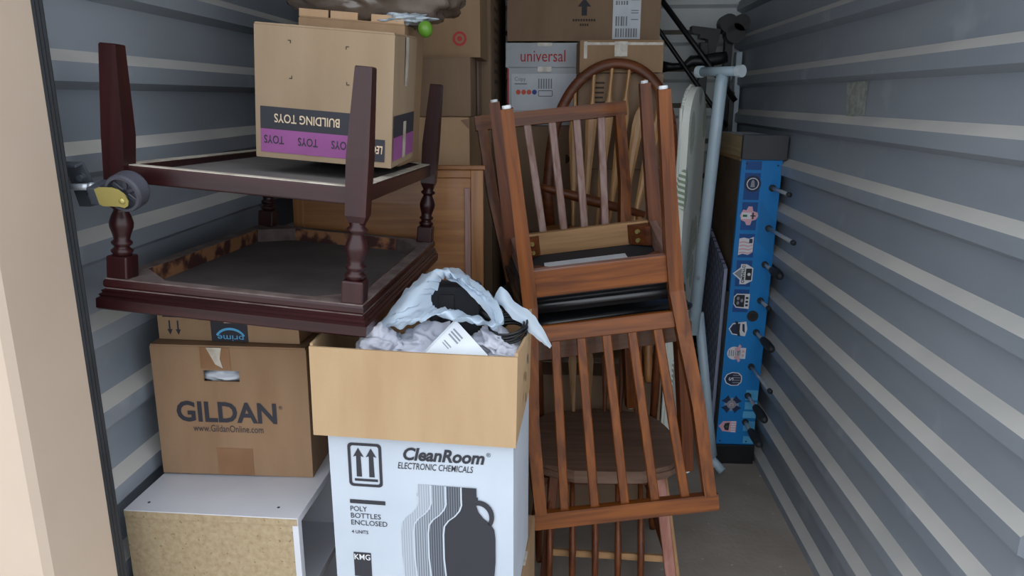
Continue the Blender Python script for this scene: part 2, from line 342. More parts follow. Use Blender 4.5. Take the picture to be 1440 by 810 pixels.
tag(blob('folded_shirt', (-.70, 1.474, .838), (.07,.08,.022), PAPER, 4, .12), 'white folded shirt glimpsed through the hand hole of the tan carton', 'shirt')
tag(blob('folded_shirt', (-.69, 1.478, .868), (.07,.08,.018), BLUE_INK, 6, .12), 'blue folded shirt glimpsed through the hand hole of the tan carton', 'shirt')

# parcel carton under the table
t = carton('parcel_carton', 'flat upside-down parcel carton with black printed tape, between table and shirt carton', (-.828, 1.415, .915), (0,.7,-1.2), .300, .30, .080, K_MID)
ax_ = .030
for k in (0, 1): flat(t, [(ax_-.004+k*.018-.002,.041),(ax_+k*.018-.006,.041),(ax_+k*.018-.006,.022),(ax_+k*.018-.010,.022),(ax_+k*.018-.0045,.010),(ax_+k*.018+.001,.022),(ax_+k*.018-.003,.022),(ax_+k*.018-.003,.041)], BLACK_INK, -.0012, 'arrow_mark')
flat(t, rect(.012,.046,.048,.052), BLACK_INK, -.0012, 'arrow_mark')
flat(t, rect(.114,.192,.0,.080), BLACK_INK, -.0012, 'printed_tape')
text(t, 'prime', .155, .010, .055, .016, FLIGHT, y=-.0018, flip=True)
flat(t, ell(.155,.002,.034,.028,12,25,155)+ell(.155,.002,.030,.023,12,25,155)[::-1], FLIGHT, -.0018, 'smile_mark')
flat(t, rect(.143,.166,.040,.055), TAN_INK, -.0018, 'box_mark')
flat(t, ell(.095,.07,.026,.026,14,180,330)+ell(.095,.07,.018,.018,14,180,330)[::-1], BLACK_INK, -.0012, 'smile_mark')

# bottle carton, its support carton, the open carton above
carton('packing_carton', 'plain brown carton on the floor under the white bottle carton', (-.43, 1.24, 0), (0,0,-4), .36, .34, .444, K_MID)
t = carton('bottle_carton', 'white carton lettered CleanRoom with printed jug bottles', (-.418, 1.222, .45), (0,0,-3.6), .343, .26, .352, WHITE_CARD, tape=None)
w_, h_ = .343, .362
def cz(v): return h_-(v-614)/(857-614)*h_            # print rows read off the carton's front
def cxx(u): return (u-463)/264*w_
yk = -.0012
def ring_rect(x0, x1, z0, z1, r, th):
    def rr(a, b, c, d, r_): return [(x, z) for (cx, cz_, s) in ((b-r_, c+r_, 270), (b-r_, d-r_, 0), (a+r_, d-r_, 90), (a+r_, c+r_, 180)) for x, z in ell(cx, cz_, r_, r_, 5, s, s+90)]
    return rr(x0, x1, z0, z1, r), rr(x0+th, x1-th, z0+th, z1-th, r*.6)
def ring_obj(parent, outer, inner, m, y):
    bm = bmesh.new(); a = [bm.verts.new((x, y, z)) for x, z in outer]; b = [bm.verts.new((x, y, z)) for x, z in inner]; n = len(a)
    for k in range(n): bm.faces.new([a[k], a[(k+1) % n], b[(k+1) % n], b[k]])
    return link('symbol_frame', bm, m, parent)
o_, i_ = ring_rect(.036,.100,.252,.340,.008,.0055); ring_obj(t, o_, i_, BLACK_INK, yk)
for k in (0, 1):
    c = .056+k*.024; flat(t, [(c-.005,.272),(c+.005,.272),(c+.0042,.314),(c+.010,.312),(c,.330),(c-.010,.312),(c-.0042,.314)], BLACK_INK, yk, 'arrow_mark')
flat(t, rect(.047,.091,.263,.268), BLACK_INK, yk, 'arrow_mark')
text(t, 'CleanRoom', .216, .324, .150, .026, BLACK_INK, y=yk, bold=.034, shear=.25); text(t, '®', .298, .331, .008, .008, BLACK_INK, y=yk)
text(t, 'ELECTRONIC CHEMICALS', .200, .300, .140, .013, BLACK_INK, y=yk, shear=.2, bold=.006)
flat(t, rect(.035,.103,.216,.224), BLACK_INK, yk, 'print_bar')
for k, s in enumerate(('POLY', 'BOTTLES', 'ENCLOSED')): text(t, s, .035+(.032,.058,.070)[k]/2, .205-k*.0145, (.032,.058,.070)[k], .0105, BLACK_INK, y=yk, bold=.004)
text(t, '4 UNITS', .051, .156, .032, .0072, BLACK_INK, y=yk, bold=.01)
flat(t, rect(.036,.070,.060,.112), BLACK_INK, yk, 'print_block'); text(t, 'KMG', .053, .1025, .031, .012, WHITED, y=yk-.0005, bold=.004)
def jug(cx, m, y, ww=.094, handle=False):
    z1 = .264; pts = [(cx-.0135,z1),(cx+.0135,z1),(cx+.0135,z1-.018),(cx+.016,z1-.018),(cx+.016,z1-.024),(cx+.0125,z1-.026)]
    rs = [(.013,.036),(.017,.048),(.026,.060),(.038,.070),(.046,.082),(.048,.10),(.048,.15),(.044,.20),(.041,.255)]
    pts += [(cx+a, z1-b) for a, b in rs]+[(cx-a, z1-b) for a, b in rs[::-1]]+[(cx-.0125,z1-.026),(cx-.016,z1-.024),(cx-.016,z1-.018),(cx-.0135,z1-.018)]
    flat(t, pts, m, y, 'printed_bottle')
    if handle: flat(t, ell(cx+.018,z1-.056,.028,.032,12,-35,100)+ell(cx+.016,z1-.058,.021,.024,12,-35,100)[::-1], m, y, 'printed_handle')
def jug_edge(cx, y):
    z1 = .264; rs = [(.0135,.0),(.0135,.03),(.013,.036),(.017,.048),(.026,.060),(.038,.070),(.046,.082),(.048,.10),(.048,.15),(.044,.20),(.041,.255)]
    flat(t, [(cx-a-.003, z1-b) for a, b in rs]+[(cx-a, z1-b) for a, b in rs[::-1]], WHITE_CARD, y, 'bottle_outline')
def stripes(name, a, b):
    m = bpy.data.materials.new(name); m.use_nodes = True; nt = m.node_tree; n = nt.nodes; L = nt.links
    tc = n.new('ShaderNodeTexCoord'); wv = n.new('ShaderNodeTexWave'); wv.inputs['Scale'].default_value = 70; wv.inputs['Distortion'].default_value = .4
    cr = n.new('ShaderNodeValToRGB'); cr.color_ramp.elements[0].color = srgb(a); cr.color_ramp.elements[1].color = srgb(b)
    L.new(tc.outputs['Object'], wv.inputs['Vector']); L.new(wv.outputs['Fac'], cr.inputs[0]); L.new(cr.outputs[0], n['Principled BSDF'].inputs['Base Color']); n['Principled BSDF'].inputs['Roughness'].default_value = .7; return m
for k, (cx, m) in enumerate(((.180, stripes('light_hatch', 'aab2bc', '8d95a0')), (.205, stripes('mid_hatch', '9aa1ac', '5f6670')), (.233, stripes('dark_hatch', '6a707a', '33363f')), (.262, BLACK_INK))):
    jug(cx, m, yk-.0006*k, handle=(k == 3))
    if k: jug_edge(cx, yk-.0006*k-.0002)

OX, OY, OZ, OW, OD, OH = -.437, 1.200, .812, .367, .285, .168
t = thing('open_carton', 'open tan carton full of clothes and a plastic bag, on the white bottle carton', 'box', (OX, OY, OZ), (0,1.0,-2.6))
OPEN = t
def panel(name, x0, x1, y0, y1, z0, z1, m, bulge=(0,0)):
    bm = bmesh.new(); box(bm, x0, x1, y0, y1, z0, z1); bmesh.ops.subdivide_edges(bm, edges=bm.edges[:], cuts=5, use_grid_fill=True)
    for v in bm.verts:
        s = (v.co.x-x0)/(x1-x0); q = (v.co.y-y0)/(y1-y0); r = (v.co.z-z0)/(z1-z0)
        v.co.y += bulge[1]*4*s*(1-s)*r if x1-x0 > .02 else 0
        v.co.x += bulge[0]*4*q*(1-q)*r if y1-y0 > .02 else 0
    return link(name, bm, m, t)
panel('front_panel', 0, OW, 0, .005, 0, OH, K_OPEN, (0,-.004)); panel('back_panel', 0, OW, OD-.005, OD, 0, OH, K_IN, (0,.006))
panel('side_panel', 0, .005, .006, OD-.006, 0, OH+.004, K_OPEN, (-.004,0)); panel('side_panel', OW-.005, OW, .006, OD-.006, 0, OH+.006, K_OPEN, (.008,0)); panel('bottom_panel', .006, OW-.006, .006, OD-.006, 0, .004, K_IN)
flat(t, rect(.012,.05,.10,.16), PAPER, .279, 'paper_label')
for y, z in ((.09,.10),(.13,.12),(.10,.055)): flat(t, ell(y, z, .006, .010, 12), DARKCLOTH, -.0005, 'vent_hole', face='side', x=OW+.007)

# clothes etc. in the open carton
def P(u, v, y): return at_y(u, v, y)
for k, (u, v, y, r, rot) in enumerate(((535,490,1.275,(.038,.05,.040),(0,20,0)), (602,484,1.30,(.056,.06,.034),(0,-15,20)), (568,506,1.275,(.045,.04,.032),(0,0,0)), (700,484,1.285,(.044,.05,.026),(0,25,0)), (710,504,1.255,(.028,.034,.026),(0,0,0)), (645,506,1.32,(.07,.07,.045),(0,0,0)))):
    o = blob('fleece_garment', (0,0,0), r, CLOTH, k, .20, 1.05, 5, 7, rot=rot, crease=.55); o.location = P(u, v, y)
    tag(o, ['bunched pale grey fleece roll beside the table corner', 'folded pale grey fleece bulging under the plastic bag', 'pale grey fleece lump low in the open carton', 'creased pale grey fleece right of the white envelope', 'small pale grey sleeve end at the right of the open carton', 'pale grey fleece behind the white envelope'][k], 'clothing', 'fleece clothes in the open carton')
# envelope: corner up
a, b, c = P(640, 449, 1.252), P(588, 503, 1.222), P(694, 508, 1.222)
t = thing('envelope', 'white paper envelope standing corner up in the open carton', 'envelope'); d4 = b+c-a
bm = bmesh.new(); nrm = (b-a).cross(c-a).normalized(); nrm = nrm if nrm.y < 0 else -nrm
d4 = a+(b-a)*1.0+(c-a)*.55; c2 = c; f0 = [a, b, b+(c-a)*.4, c+(b-a)*.4, c]
va = [bm.verts.new(p) for p in f0]; vb = [bm.verts.new(p-nrm*.003) for p in f0]; bm.faces.new(va); bm.faces.new(vb[::-1])
for k in range(5): bm.faces.new([va[k], vb[k], vb[(k+1) % 5], va[(k+1) % 5]])
link('sheet', bm, PAPER, t)
e1 = (b-a).normalized(); e2 = (c-a).normalized()
def eprint(s0, s1, q0, q1, m, name='print'):
    bm = bmesh.new(); bm.faces.new([bm.verts.new(a+e1*s+e2*q+nrm*.0006) for s, q in ((s0,q0),(s1,q0),(s1,q1),(s0,q1))]); link(name, bm, m, t)
for k in range(3): eprint(.012+k*.006, .015+k*.006, .010, .034, GREY_INK)
eprint(.038,.040,.012,.030,GREY_INK); eprint(.043,.0445,.012,.028,GREY_INK)
eprint(.0, .09, 0, .0035, GREY_CARD, 'fold_shade')  # grey strip paints the shading of the fold onto the paper
# dark things inside the bag
t = thing('headset', 'dark speaker block and coiled black cable inside the plastic bag', 'electronics', P(642, 429, 1.425))
bm = bmesh.new(); box(bm, -.052, .050, -.03, .03, -.07, .046, .008); link('speaker_block', bm, DARKCLOTH, t)
bm = bmesh.new(); box(bm, -.03, .0, -.034, -.031, -.03, .03, .0); link('front_grille', bm, BLK_METAL, t)
bm = bmesh.new(); tube(bm, [Vector((.075+.028*math.cos(x), .0+.03*math.sin(x), -.02+.012*math.sin(x*2))) for x in [k*.35 for k in range(18)]], .008, 8, True); link('ear_pad', bm, BLK_METAL, t, True)
bm = bmesh.new(); c0 = P(714, 463, 1.30); pts = []
for k in range(220):
    x = k*.22; pts.append(c0+Vector(((.032+.004*math.sin(k*.07))*math.cos(x), (.04+.003*math.cos(k*.09))*math.sin(x), .008*math.sin(x+.5)+.0001*k-.010)))
tube(bm, pts, .0022, 6); tag(link('cable_coil', bm, BLK_METAL, None, True), 'coil of thin black cable at the mouth of the plastic bag', 'cable')
# plastic bag : ring-shaped body between its outline and its mouth, plus handles
t = thing('plastic_bag', 'translucent pale blue plastic carrier bag slumped over the open carton', 'bag')
outer = [(533,463,1.27),(548,440,1.29),(570,410,1.33),(596,388,1.37),(628,377,1.40),(655,388,1.40),(676,404,1.40),(694,420,1.38),(706,440,1.33),(705,462,1.25),(668,458,1.24),(630,452,1.235),(606,447,1.235),(590,458,1.24),(566,463,1.25)]
inner = [(608,432,1.30),(606,421,1.31),(614,408,1.33),(620,396,1.35),(627,391,1.36),(640,396,1.36),(656,408,1.355),(672,422,1.34),(686,437,1.31),(694,452,1.27),(672,447,1.262),(652,442,1.262),(636,438,1.268),(622,436,1.275),(612,435,1.285)]
oc = catmull([P(*p) for p in outer], 9, True); ic = catmull([P(*p) for p in inner], 9, True)
bm = bmesh.new(); M = 20; rows = []
for k in range(len(oc)):
    row = []
    for j in range(M+1):
        s = j/M; p = oc[k].lerp(ic[k], s); bulge = math.sin(math.pi*s)
        wr = .010*(.35-abs(noise.noise(Vector((k*.17, j*.06, 2)))))+.007*(.3-abs(noise.noise(p*30+Vector((3,1,2)))))+.004*noise.noise(p*90)
        p = p+Vector((0, -.030*bulge+wr*1.0, .010*bulge+wr)); row.append(bm.verts.new(p))
    rows.append(row)
for k in range(len(rows)):
    a_, b_ = rows[k], rows[(k+1) % len(rows)]
    for j in range(M): bm.faces.new([a_[j], a_[j+1], b_[j+1], b_[j]])
link('bag_body', bm, BAG, t, True)
def ribbon(name, A, B, wr=.003, cols=7, sag=.006):
    A = catmull([P(*p) for p in A], 7); B = catmull([P(*p) for p in B], 7); bm = bmesh.new(); rows = []
    for k in range(len(A)):
        r = []
        for j in range(cols+1):
            s = j/cols; p = A[k].lerp(B[k], s); q = wr*noise.noise(Vector((k*.12, j*1.3, 7)))+wr*noise.noise(p*70)
            r.append(bm.verts.new(p+Vector((0, -sag*math.sin(math.pi*s)+q, q))))
        rows.append(r)
    for a_, b_ in zip(rows, rows[1:]):
        for j in range(cols): bm.faces.new([a_[j], a_[j+1], b_[j+1], b_[j]])
    return link(name, bm, BAG, t, True)
ribbon('handle', [(628,378,1.40),(656,388,1.39),(684,408,1.36),(700,428,1.30),(708,447,1.26),(700,460,1.245)], [(627,392,1.36),(648,402,1.355),(668,420,1.335),(684,440,1.295),(692,452,1.265),(690,461,1.25)])
ribbon('handle', [(692,425,1.36),(704,404,1.34),(724,424,1.33),(748,442,1.32),(764,462,1.31),(776,486,1.30)], [(694,430,1.34),(706,432,1.32),(722,446,1.31),(735,458,1.305),(748,470,1.30),(771,488,1.295)], .003)

# ------------------------------------------------------------------ end table, upside down
t = thing('end_table', 'dark mahogany end table standing upside down on the cartons', 'table', (-.5729, 1.5709, 1.0067), (-1.448, 5.034, -.741))
W, D, T, L_, INS, ZS, WS = .49, .724, .056, .456, .033, .258, .040
def rect_sweep(prof, w, d):
    """moulding that runs round the rectangle; prof = (outset, z)"""
    bm = bmesh.new(); cs = ((-1,-1),(1,-1),(1,1),(-1,1)); rows = [[bm.verts.new((sx*(w/2+o), sy*(d/2+o), z)) for o, z in prof] for sx, sy in cs]
    for k in range(4):
        a_, b_ = rows[k], rows[(k+1) % 4]
        for j in range(len(prof)): bm.faces.new([a_[j], a_[(j+1) % len(prof)], b_[(j+1) % len(prof)], b_[j]])
    return bm
link('tabletop', slab(bmesh.new(), [(-W/2+.02,-D/2+.02),(W/2-.02,-D/2+.02),(W/2-.02,D/2-.02),(-W/2+.02,D/2-.02)], .0, .020), W_MAH['x'], t)
link('edge_moulding', rect_sweep([(-.03,.001),(-.004,.0),(-.001,.003),(-.001,.020),(-.006,.023),(-.004,.027),(-.009,.030),(-.007,.034),(-.013,.037),(-.010,.042),(-.010,.050),(-.013,T-.0005),(-.03,T-.0005)], W, D), W_MAH['x'], t)
IR = .052
for (x0, x1, y0, y1, ax_) in ((-W/2+.012, W/2-.012, -D/2+.012, -D/2+.036, 'x'), (-W/2+.012, W/2-.012, D/2-.036, D/2-.012, 'x'), (-W/2+.012, -W/2+.036, -D/2+.036, D/2-.036, 'y'), (W/2-.036, W/2-.012, -D/2+.036, D/2-.036, 'y')):
    bx('rim', x0, x1, y0, y1, .02, T, DUSTY, t, .001)
for (x0, x1, y0, y1) in ((-W/2+.036, W/2-.036, -D/2+.036, -D/2+.0375), (-W/2+.036, W/2-.036, D/2-.0375, D/2-.036), (-W/2+.036, -W/2+.0375, -D/2+.0375, D/2-.0375), (W/2-.0375, W/2-.036, -D/2+.0375, D/2-.0375)):
    bx('rim_inner_face', x0, x1, y0, y1, .021, T-.001, CHIP, t, 0)
for sx in (-1, 1):
    for sy in (-1, 1):
        bm = bmesh.new(); X, Y = sx*(W/2-.036), sy*(D/2-.036); slab(bm, [(X, Y), (X-sx*.075, Y), (X, Y-sy*.075)] if sx*sy > 0 else [(X, Y), (X, Y-sy*.075), (X-sx*.075, Y)], .021, T-.001); link('corner_block', bm, DUSTY, t)
link('underside_panel', slab(bmesh.new(), [(-W/2+.03,-D/2+.03),(W/2-.03,-D/2+.03),(W/2-.03,D/2-.03),(-W/2+.03,D/2-.03)], .0201, .0235), DUST_PANEL, t)
LEGP = [(.0150,.0),(.0155,.004),(.0185,.008),(.0185,.011),(.0135,.015),(.0125,.018),(.0175,.022),(.0175,.026),(.0130,.030),(.0155,.040),(.0195,.052),(.0200,.060),(.0165,.072),(.0125,.080),(.0120,.084),(.0180,.088),(.0180,.092),(.0130,.096),(.0150,.104)]
for sx in (-1, 1):
    for sy in (-1, 1):
        X, Y = sx*(W/2-INS), sy*(D/2-INS)
        leg = link('leg', box(bmesh.new(), X-.0195, X+.0195, Y-.0195, Y+.0195, T-.002, T+.040, .0035), W_MAH['z'], t)
        link('turning', lathe(bmesh.new(), [(r, T+.038+z) for r, z in LEGP], 24, (X, Y)), W_MAH['z'], leg, True)
        bm = bmesh.new(); z0 = T+.141
        poly_bar(bm, [(X, Y, z0), (X, Y, z0+.012), (X, Y, z0+.11), (X+sx*.004, Y+sy*.004, L_-.002), (X+sx*.004, Y+sy*.004, L_)], [.026,.036,.039,.029,.026], [.026,.036,.039,.029,.026])
        link('post', bm, W_MAH['z'], leg)
sw, sd = W/2-WS, D/2-WS
for (x0, x1, y0, y1, ax_) in ((-sw+.005, sw-.005, -sd-.012, -sd+.012, 'x'), (-sw+.005, sw-.005, sd-.012, sd+.012, 'x'), (-sw-.012, -sw+.012, -sd+.005, sd-.005, 'y'), (sw-.012, sw+.012, -sd+.005, sd-.005, 'y')):
    r_ = bx('shelf_rail', x0, x1, y0, y1, ZS-.032, ZS-.001, W_MAH[ax_], t, .003); bx('dusty_edge', x0+.002, x1-.002, y0+.002, y1-.002, ZS-.0015, ZS, mat('pale_rim', 'c9c2b4', 'a89f92', rough=.9, scale=(30,30,30)), r_, 0)
bx('shelf_panel', -sw+.01, sw-.01, -sd+.01, sd-.01, ZS-.026, ZS-.014, mat('grey_dusty_panel', '7d7876', '6c6766', rough=.9), t)

# toy carton on the table's shelf
t = carton('toy_carton', 'upside-down kraft carton lettered BUILDING TOYS on the upturned end table', (-.603, 1.451, 1.2885), (2.2, 4.75, -.81), .271, .198, .249, K_LEGO, tape=None)
flat(t, rect(.010,.228,.056,.099), BLACK_INK, -.0010, 'print_band'); flat(t, rect(.010,.228,.011,.056), PURPLE, -.0010, 'print_band'); flat(t, rect(.205,.258,.011,.054), BLACK_INK, -.0016, 'print_block')
text(t, 'BUILDING TOYS', .103, .078, .130, .017, TAN_INK, y=-.0018, flip=True, bold=.012)
for c in (.037, .105, .172): text(t, 'TOYS', c, .036, .040, .016, BLACK_INK, y=-.0018, flip=True, bold=.012)
text(t, 'LEGO', .238, .034, .032, .016, TAN_INK, y=-.0024, flip=True, bold=.02, shear=.15)
flat(t, rect(.006,.188,.058,.100), BLACK_INK, -.0025, 'print_band', 'side', x=.271); flat(t, rect(.006,.188,.013,.058), PURPLE, -.0025, 'print_band', 'side', x=.271)
flat(t, rect(.085,.110,.155,.249), TAPE_C, -.0035, 'tape', 'side', x=.271); flat(t, rect(.085,.110,.012,.085), TAPE_C, -.0035, 'tape', 'side', x=.271)
for x, z, sx, sz in ((.072,.225,1,1),(.178,.222,-1,1),(.074,.154,1,-1),(.180,.151,-1,-1)):
    flat(t, [(x,z),(x,z-.006*sz),(x-.0015*sx,z-.006*sz),(x-.0015*sx,z-.0015*sz),(x-.006*sx,z-.0015*sz),(x-.006*sx,z)], INK_BROWN, -.0012, 'corner_mark')

# carton behind it and the brown bag on top
t = carton('flapped_carton', 'kraft carton with taped loose flaps behind the toy carton', (-.60, 1.672, 1.270), (0, 4.9, -1), .235, .21, .302, K_MID, tape=None)
flat(t, [(.18,.306),(.232,.308),(.232,.322),(.18,.318)], TAPE_C, .02, 'tape')
for x0, x1 in ((.0,.065),(.07,.13),(.16,.232)): bx('loose_flap', x0, x1, .001, .005, .305, .321, K_PALE, t, .0005)
o = blob('plastic_sack', (0,0,0), (.215,.10,.10), BROWNBAG, 11, .16, 1.8, 5, 11); o.location = (-.425, 1.80, 1.645)
tag(o, 'bulging dark brown glossy plastic sack on the flapped carton', 'sack')
o = blob('green_ball', (0,0,0), (.016,.016,.018), mat('lime_plastic', '5f8f2c', '568424', rough=.4), 3, .05, 1, 3, 1); o.location = at_y(598, 41, 1.68); tag(o, 'small lime green plastic knob beside the brown sack', 'knob')
o = blob('clear_wrap', (0,0,0), (.055,.035,.012), mat('clear_wrap', 'b9c4cc', '8f9aa3', rough=.12, scale=(30,30,30)), 5, .5, 2.2, 4, 9); o.location = at_y(568, 27, 1.70); tag(o, 'crumpled clear plastic wrap under the brown sack', 'wrap')

# ------------------------------------------------------------------ leaning wood panel and the column of cartons behind it
t = thing('cabinet_door', 'orange-brown wooden cabinet door standing behind the end table', 'door', (-.745, 1.965, 0), (-2.5, 0, 0))
bx('panel', .02, .505, .006, .014, .02, 1.19, W_OAK['x'], t); 
PW, PH = .535, 1.212
for x0, x1 in ((0, .03), (PW-.035, PW)): bx('stile', x0, x1, 0, .022, 0, PH, W_OAK['z'], t, .002)
for z0, z1 in ((0, .05), (PH-.022, PH)): bx('rail', .03, PW-.035, 0, .022, z0, z1, W_OAK['x'], t, .002)
bx('top_cap', -.006, PW+.006, -.006, .03, PH, PH+.012, W_OAK['x'], t, .003)
bx('side_groove', PW-.052, PW-.036, .0, .006, .4, PH-.05, W_WORN_SHEEN['z'], t, .001)
carton('packing_carton', 'big brown carton at the foot of the carton column with the red target mark', (-.645, 2.20, 0), (0,0,0), .378, .31, .47, K_DARK)
carton('packing_carton', 'brown carton second from the floor below the carton with the red target mark', (-.642, 2.202, .476), (0,0,.3), .376, .31, .46, K_MID)
t = carton('packing_carton', 'pale kraft carton with a torn corner behind the cabinet door', (-.644, 2.195, .942), (0,0,0), .376, .31, .400, K_PALE)
flat(t, [(.35,.396),(.375,.40),(.375,.37)], TAPE_B, -.001, 'torn_patch')
t = carton('packing_carton', 'dark kraft carton directly below the carton with the red target mark', (-.646, 2.225, 1.348), (0,0,-.6), .380, .28, .163, K_DARK)
flat(t, rect(.12,.17,.0,.16), TAPE_B, -.0045, 'tape', 'side', x=.380)
t = carton('target_carton', 'kraft carton with a red ring target mark, top of its column', (-.612, 2.25, 1.516), (0,0,1), .372, .26, .34, K_MID)
tc = (.312, .052)
o_, i_ = ell(*tc,.0205,.0205,28), ell(*tc,.0135,.0135,28); ring_obj(t, o_, i_, RED_INK, -.0012); flat(t, ell(*tc,.0075,.0075,20), RED_INK, -.0012, 'logo_dot')
t = carton('long_carton', 'tall brown carton with dark printing down its side behind the target carton', (-.60, 2.545, 0), (0,0,0), .364, .66, 1.95, K_DARK)
for k in range(12):
    z = 1.83-k*.034
    for j in range(3): flat(t, rect(.10+j*.045, .132+j*.045+random.uniform(-.01,.008), z-.007, z+.006), INK_BROWN, -.0045, 'print_line', 'side', x=.364)
for k in range(5): flat(t, [(.10,1.41-k*.035),(.17,1.425-k*.035),(.10,1.395-k*.035)], INK_BROWN, -.0045, 'print_mark', 'side', x=.364)

# back row under the big carton
carton('packing_carton', 'brown carton on the floor at the foot of the copy paper column', (-.205, 2.78, 0), (0,0,2), .53, .42, .46, K_DARK)
carton('packing_carton', 'brown carton second from the floor in the copy paper column', (-.20, 2.78, .466), (0,0,1.5), .53, .42, .44, K_DARK)
t = carton('lettered_carton', 'dark brown carton with large faint letters behind the chair slats', (-.20, 2.77, .912), (0,0,2), .53, .42, .385, K_DARK)
text(t, 'M', .235, .27, .035, .032, INK_BROWN, bold=.02); text(t, 'D', .335, .27, .032, .032, INK_BROWN, bold=.02)
t = thing('copy_paper_box', 'grey-white copy paper box lettered universal with a separate lid', 'box', (-.203, 2.755, 1.303), (0,0,4))
bx('body', .006, .268, .006, .42, 0, .21, GREY_CARD, t, .003)
lid = bx('lid', 0, .274, 0, .426, .203, .288, GREY_CARD, t, .003)
text(t, 'universal', .134, .243, .160, .040, RED_INK, y=-.0006, bold=.004)
flat(t, rect(.022,.262,.055,.182), PAPER, .0050, 'label'); text(t, 'Copy', .053, .162, .04, .018, GREY_INK, y=.0044); flat(t, rect(.033,.077,.145,.149), GREY_INK, .0044, 'faint_print')
for k in range(4): flat(t, ell(.046+k*.0195,.118,.0088,.0088,14), ORANGE_INK if k < 3 else BLUE_INK, .0044, 'seal_mark')
o_, i_ = ring_rect(.118,.170,.103,.124,.003,.002); ring_obj(t, o_, i_, BLACK_INK, .0042)
for k in range(6): flat(t, rect(.118+k*.009,.1225+k*.009,.13,.165), GREY_INK, .0044, 'barcode_bar')
flat(t, rect(.115,.165,.276,.288), TAPE_C, -.0008, 'tape'); flat(t, rect(.115,.165,.188,.206), TAPE_C, -.0008, 'tape')
flat(t, rect(.0062,.012,.0,.20), RED_INK, .0052, 'red_edge')
t = carton('large_carton', 'large dark brown carton with a black up arrow and white shipping label', (-.197, 2.765, 1.597), (0,0,2.5), .54, .45, .40, K_DARK)
flat(t, [(.262,.085),(.281,.085),(.281,.115),(.295,.115),(.2715,.143),(.248,.115),(.262,.115)], BLACK_INK, -.0014, 'arrow_mark')
for k in range(9): flat(t, rect(.231+k*.0092, .2375+k*.0092, .066, .0735), INK_BROWN, -.0014, 'faint_print')
for k in range(4): flat(t, rect(.257+k*.008, .2625+k*.008, .050, .058), INK_BROWN, -.0014, 'faint_print')
flat(t, rect(.372,.470,.006,.165), PAPER, -.0014, 'shipping_label')
for z0, z1, a_, b_ in ((.145,.155,.382,.44),(.120,.133,.382,.424),(.050,.082,.382,.425),(.012,.042,.382,.462)):
    x = a_
    while x < b_: flat(t, rect(x, x+.0035+random.random()*.003, z0, z1), GREY_INK, -.0020, 'barcode_bar'); x += .009
for z in (.135,.1,.092,.07): flat(t, rect(.436,.462,z,z+.003), GREY_INK, -.0020, 'print_line')
carton('packing_carton', 'brown carton on the floor behind the hoop-back chair', (.045, 2.60, 0), (0,0,0), .30, .16, .60, K_MID)
carton('packing_carton', 'brown carton second from the floor behind the hoop-back chair', (.05, 2.605, .606), (0,0,1), .295, .155, .55, K_DARK)
t = carton('printed_carton', 'brown carton with small dark print behind the hoop of the chair', (.055, 2.603, 1.162), (0,0,2), .285, .155, .315, K_DARK)
for k in range(6): flat(t, rect(.055, .075+.02*random.random(), .285-k*.016, .291-k*.016), INK_BROWN, -.001, 'print_line')
t = carton('taped_carton', 'small kraft carton with shiny clear tape along its top edge', (.058, 2.595, 1.483), (0,0,3), .278, .165, .100, K_MID)
for x0, x1, z0 in ((.015,.275,.088),(.115,.158,.052),(.013,.024,.045)): flat(t, rect(x0,x1,z0,.0995 if z0 != .088 else .0965), TAPE_C, -.0012-.0004*(z0 < .06), 'tape')

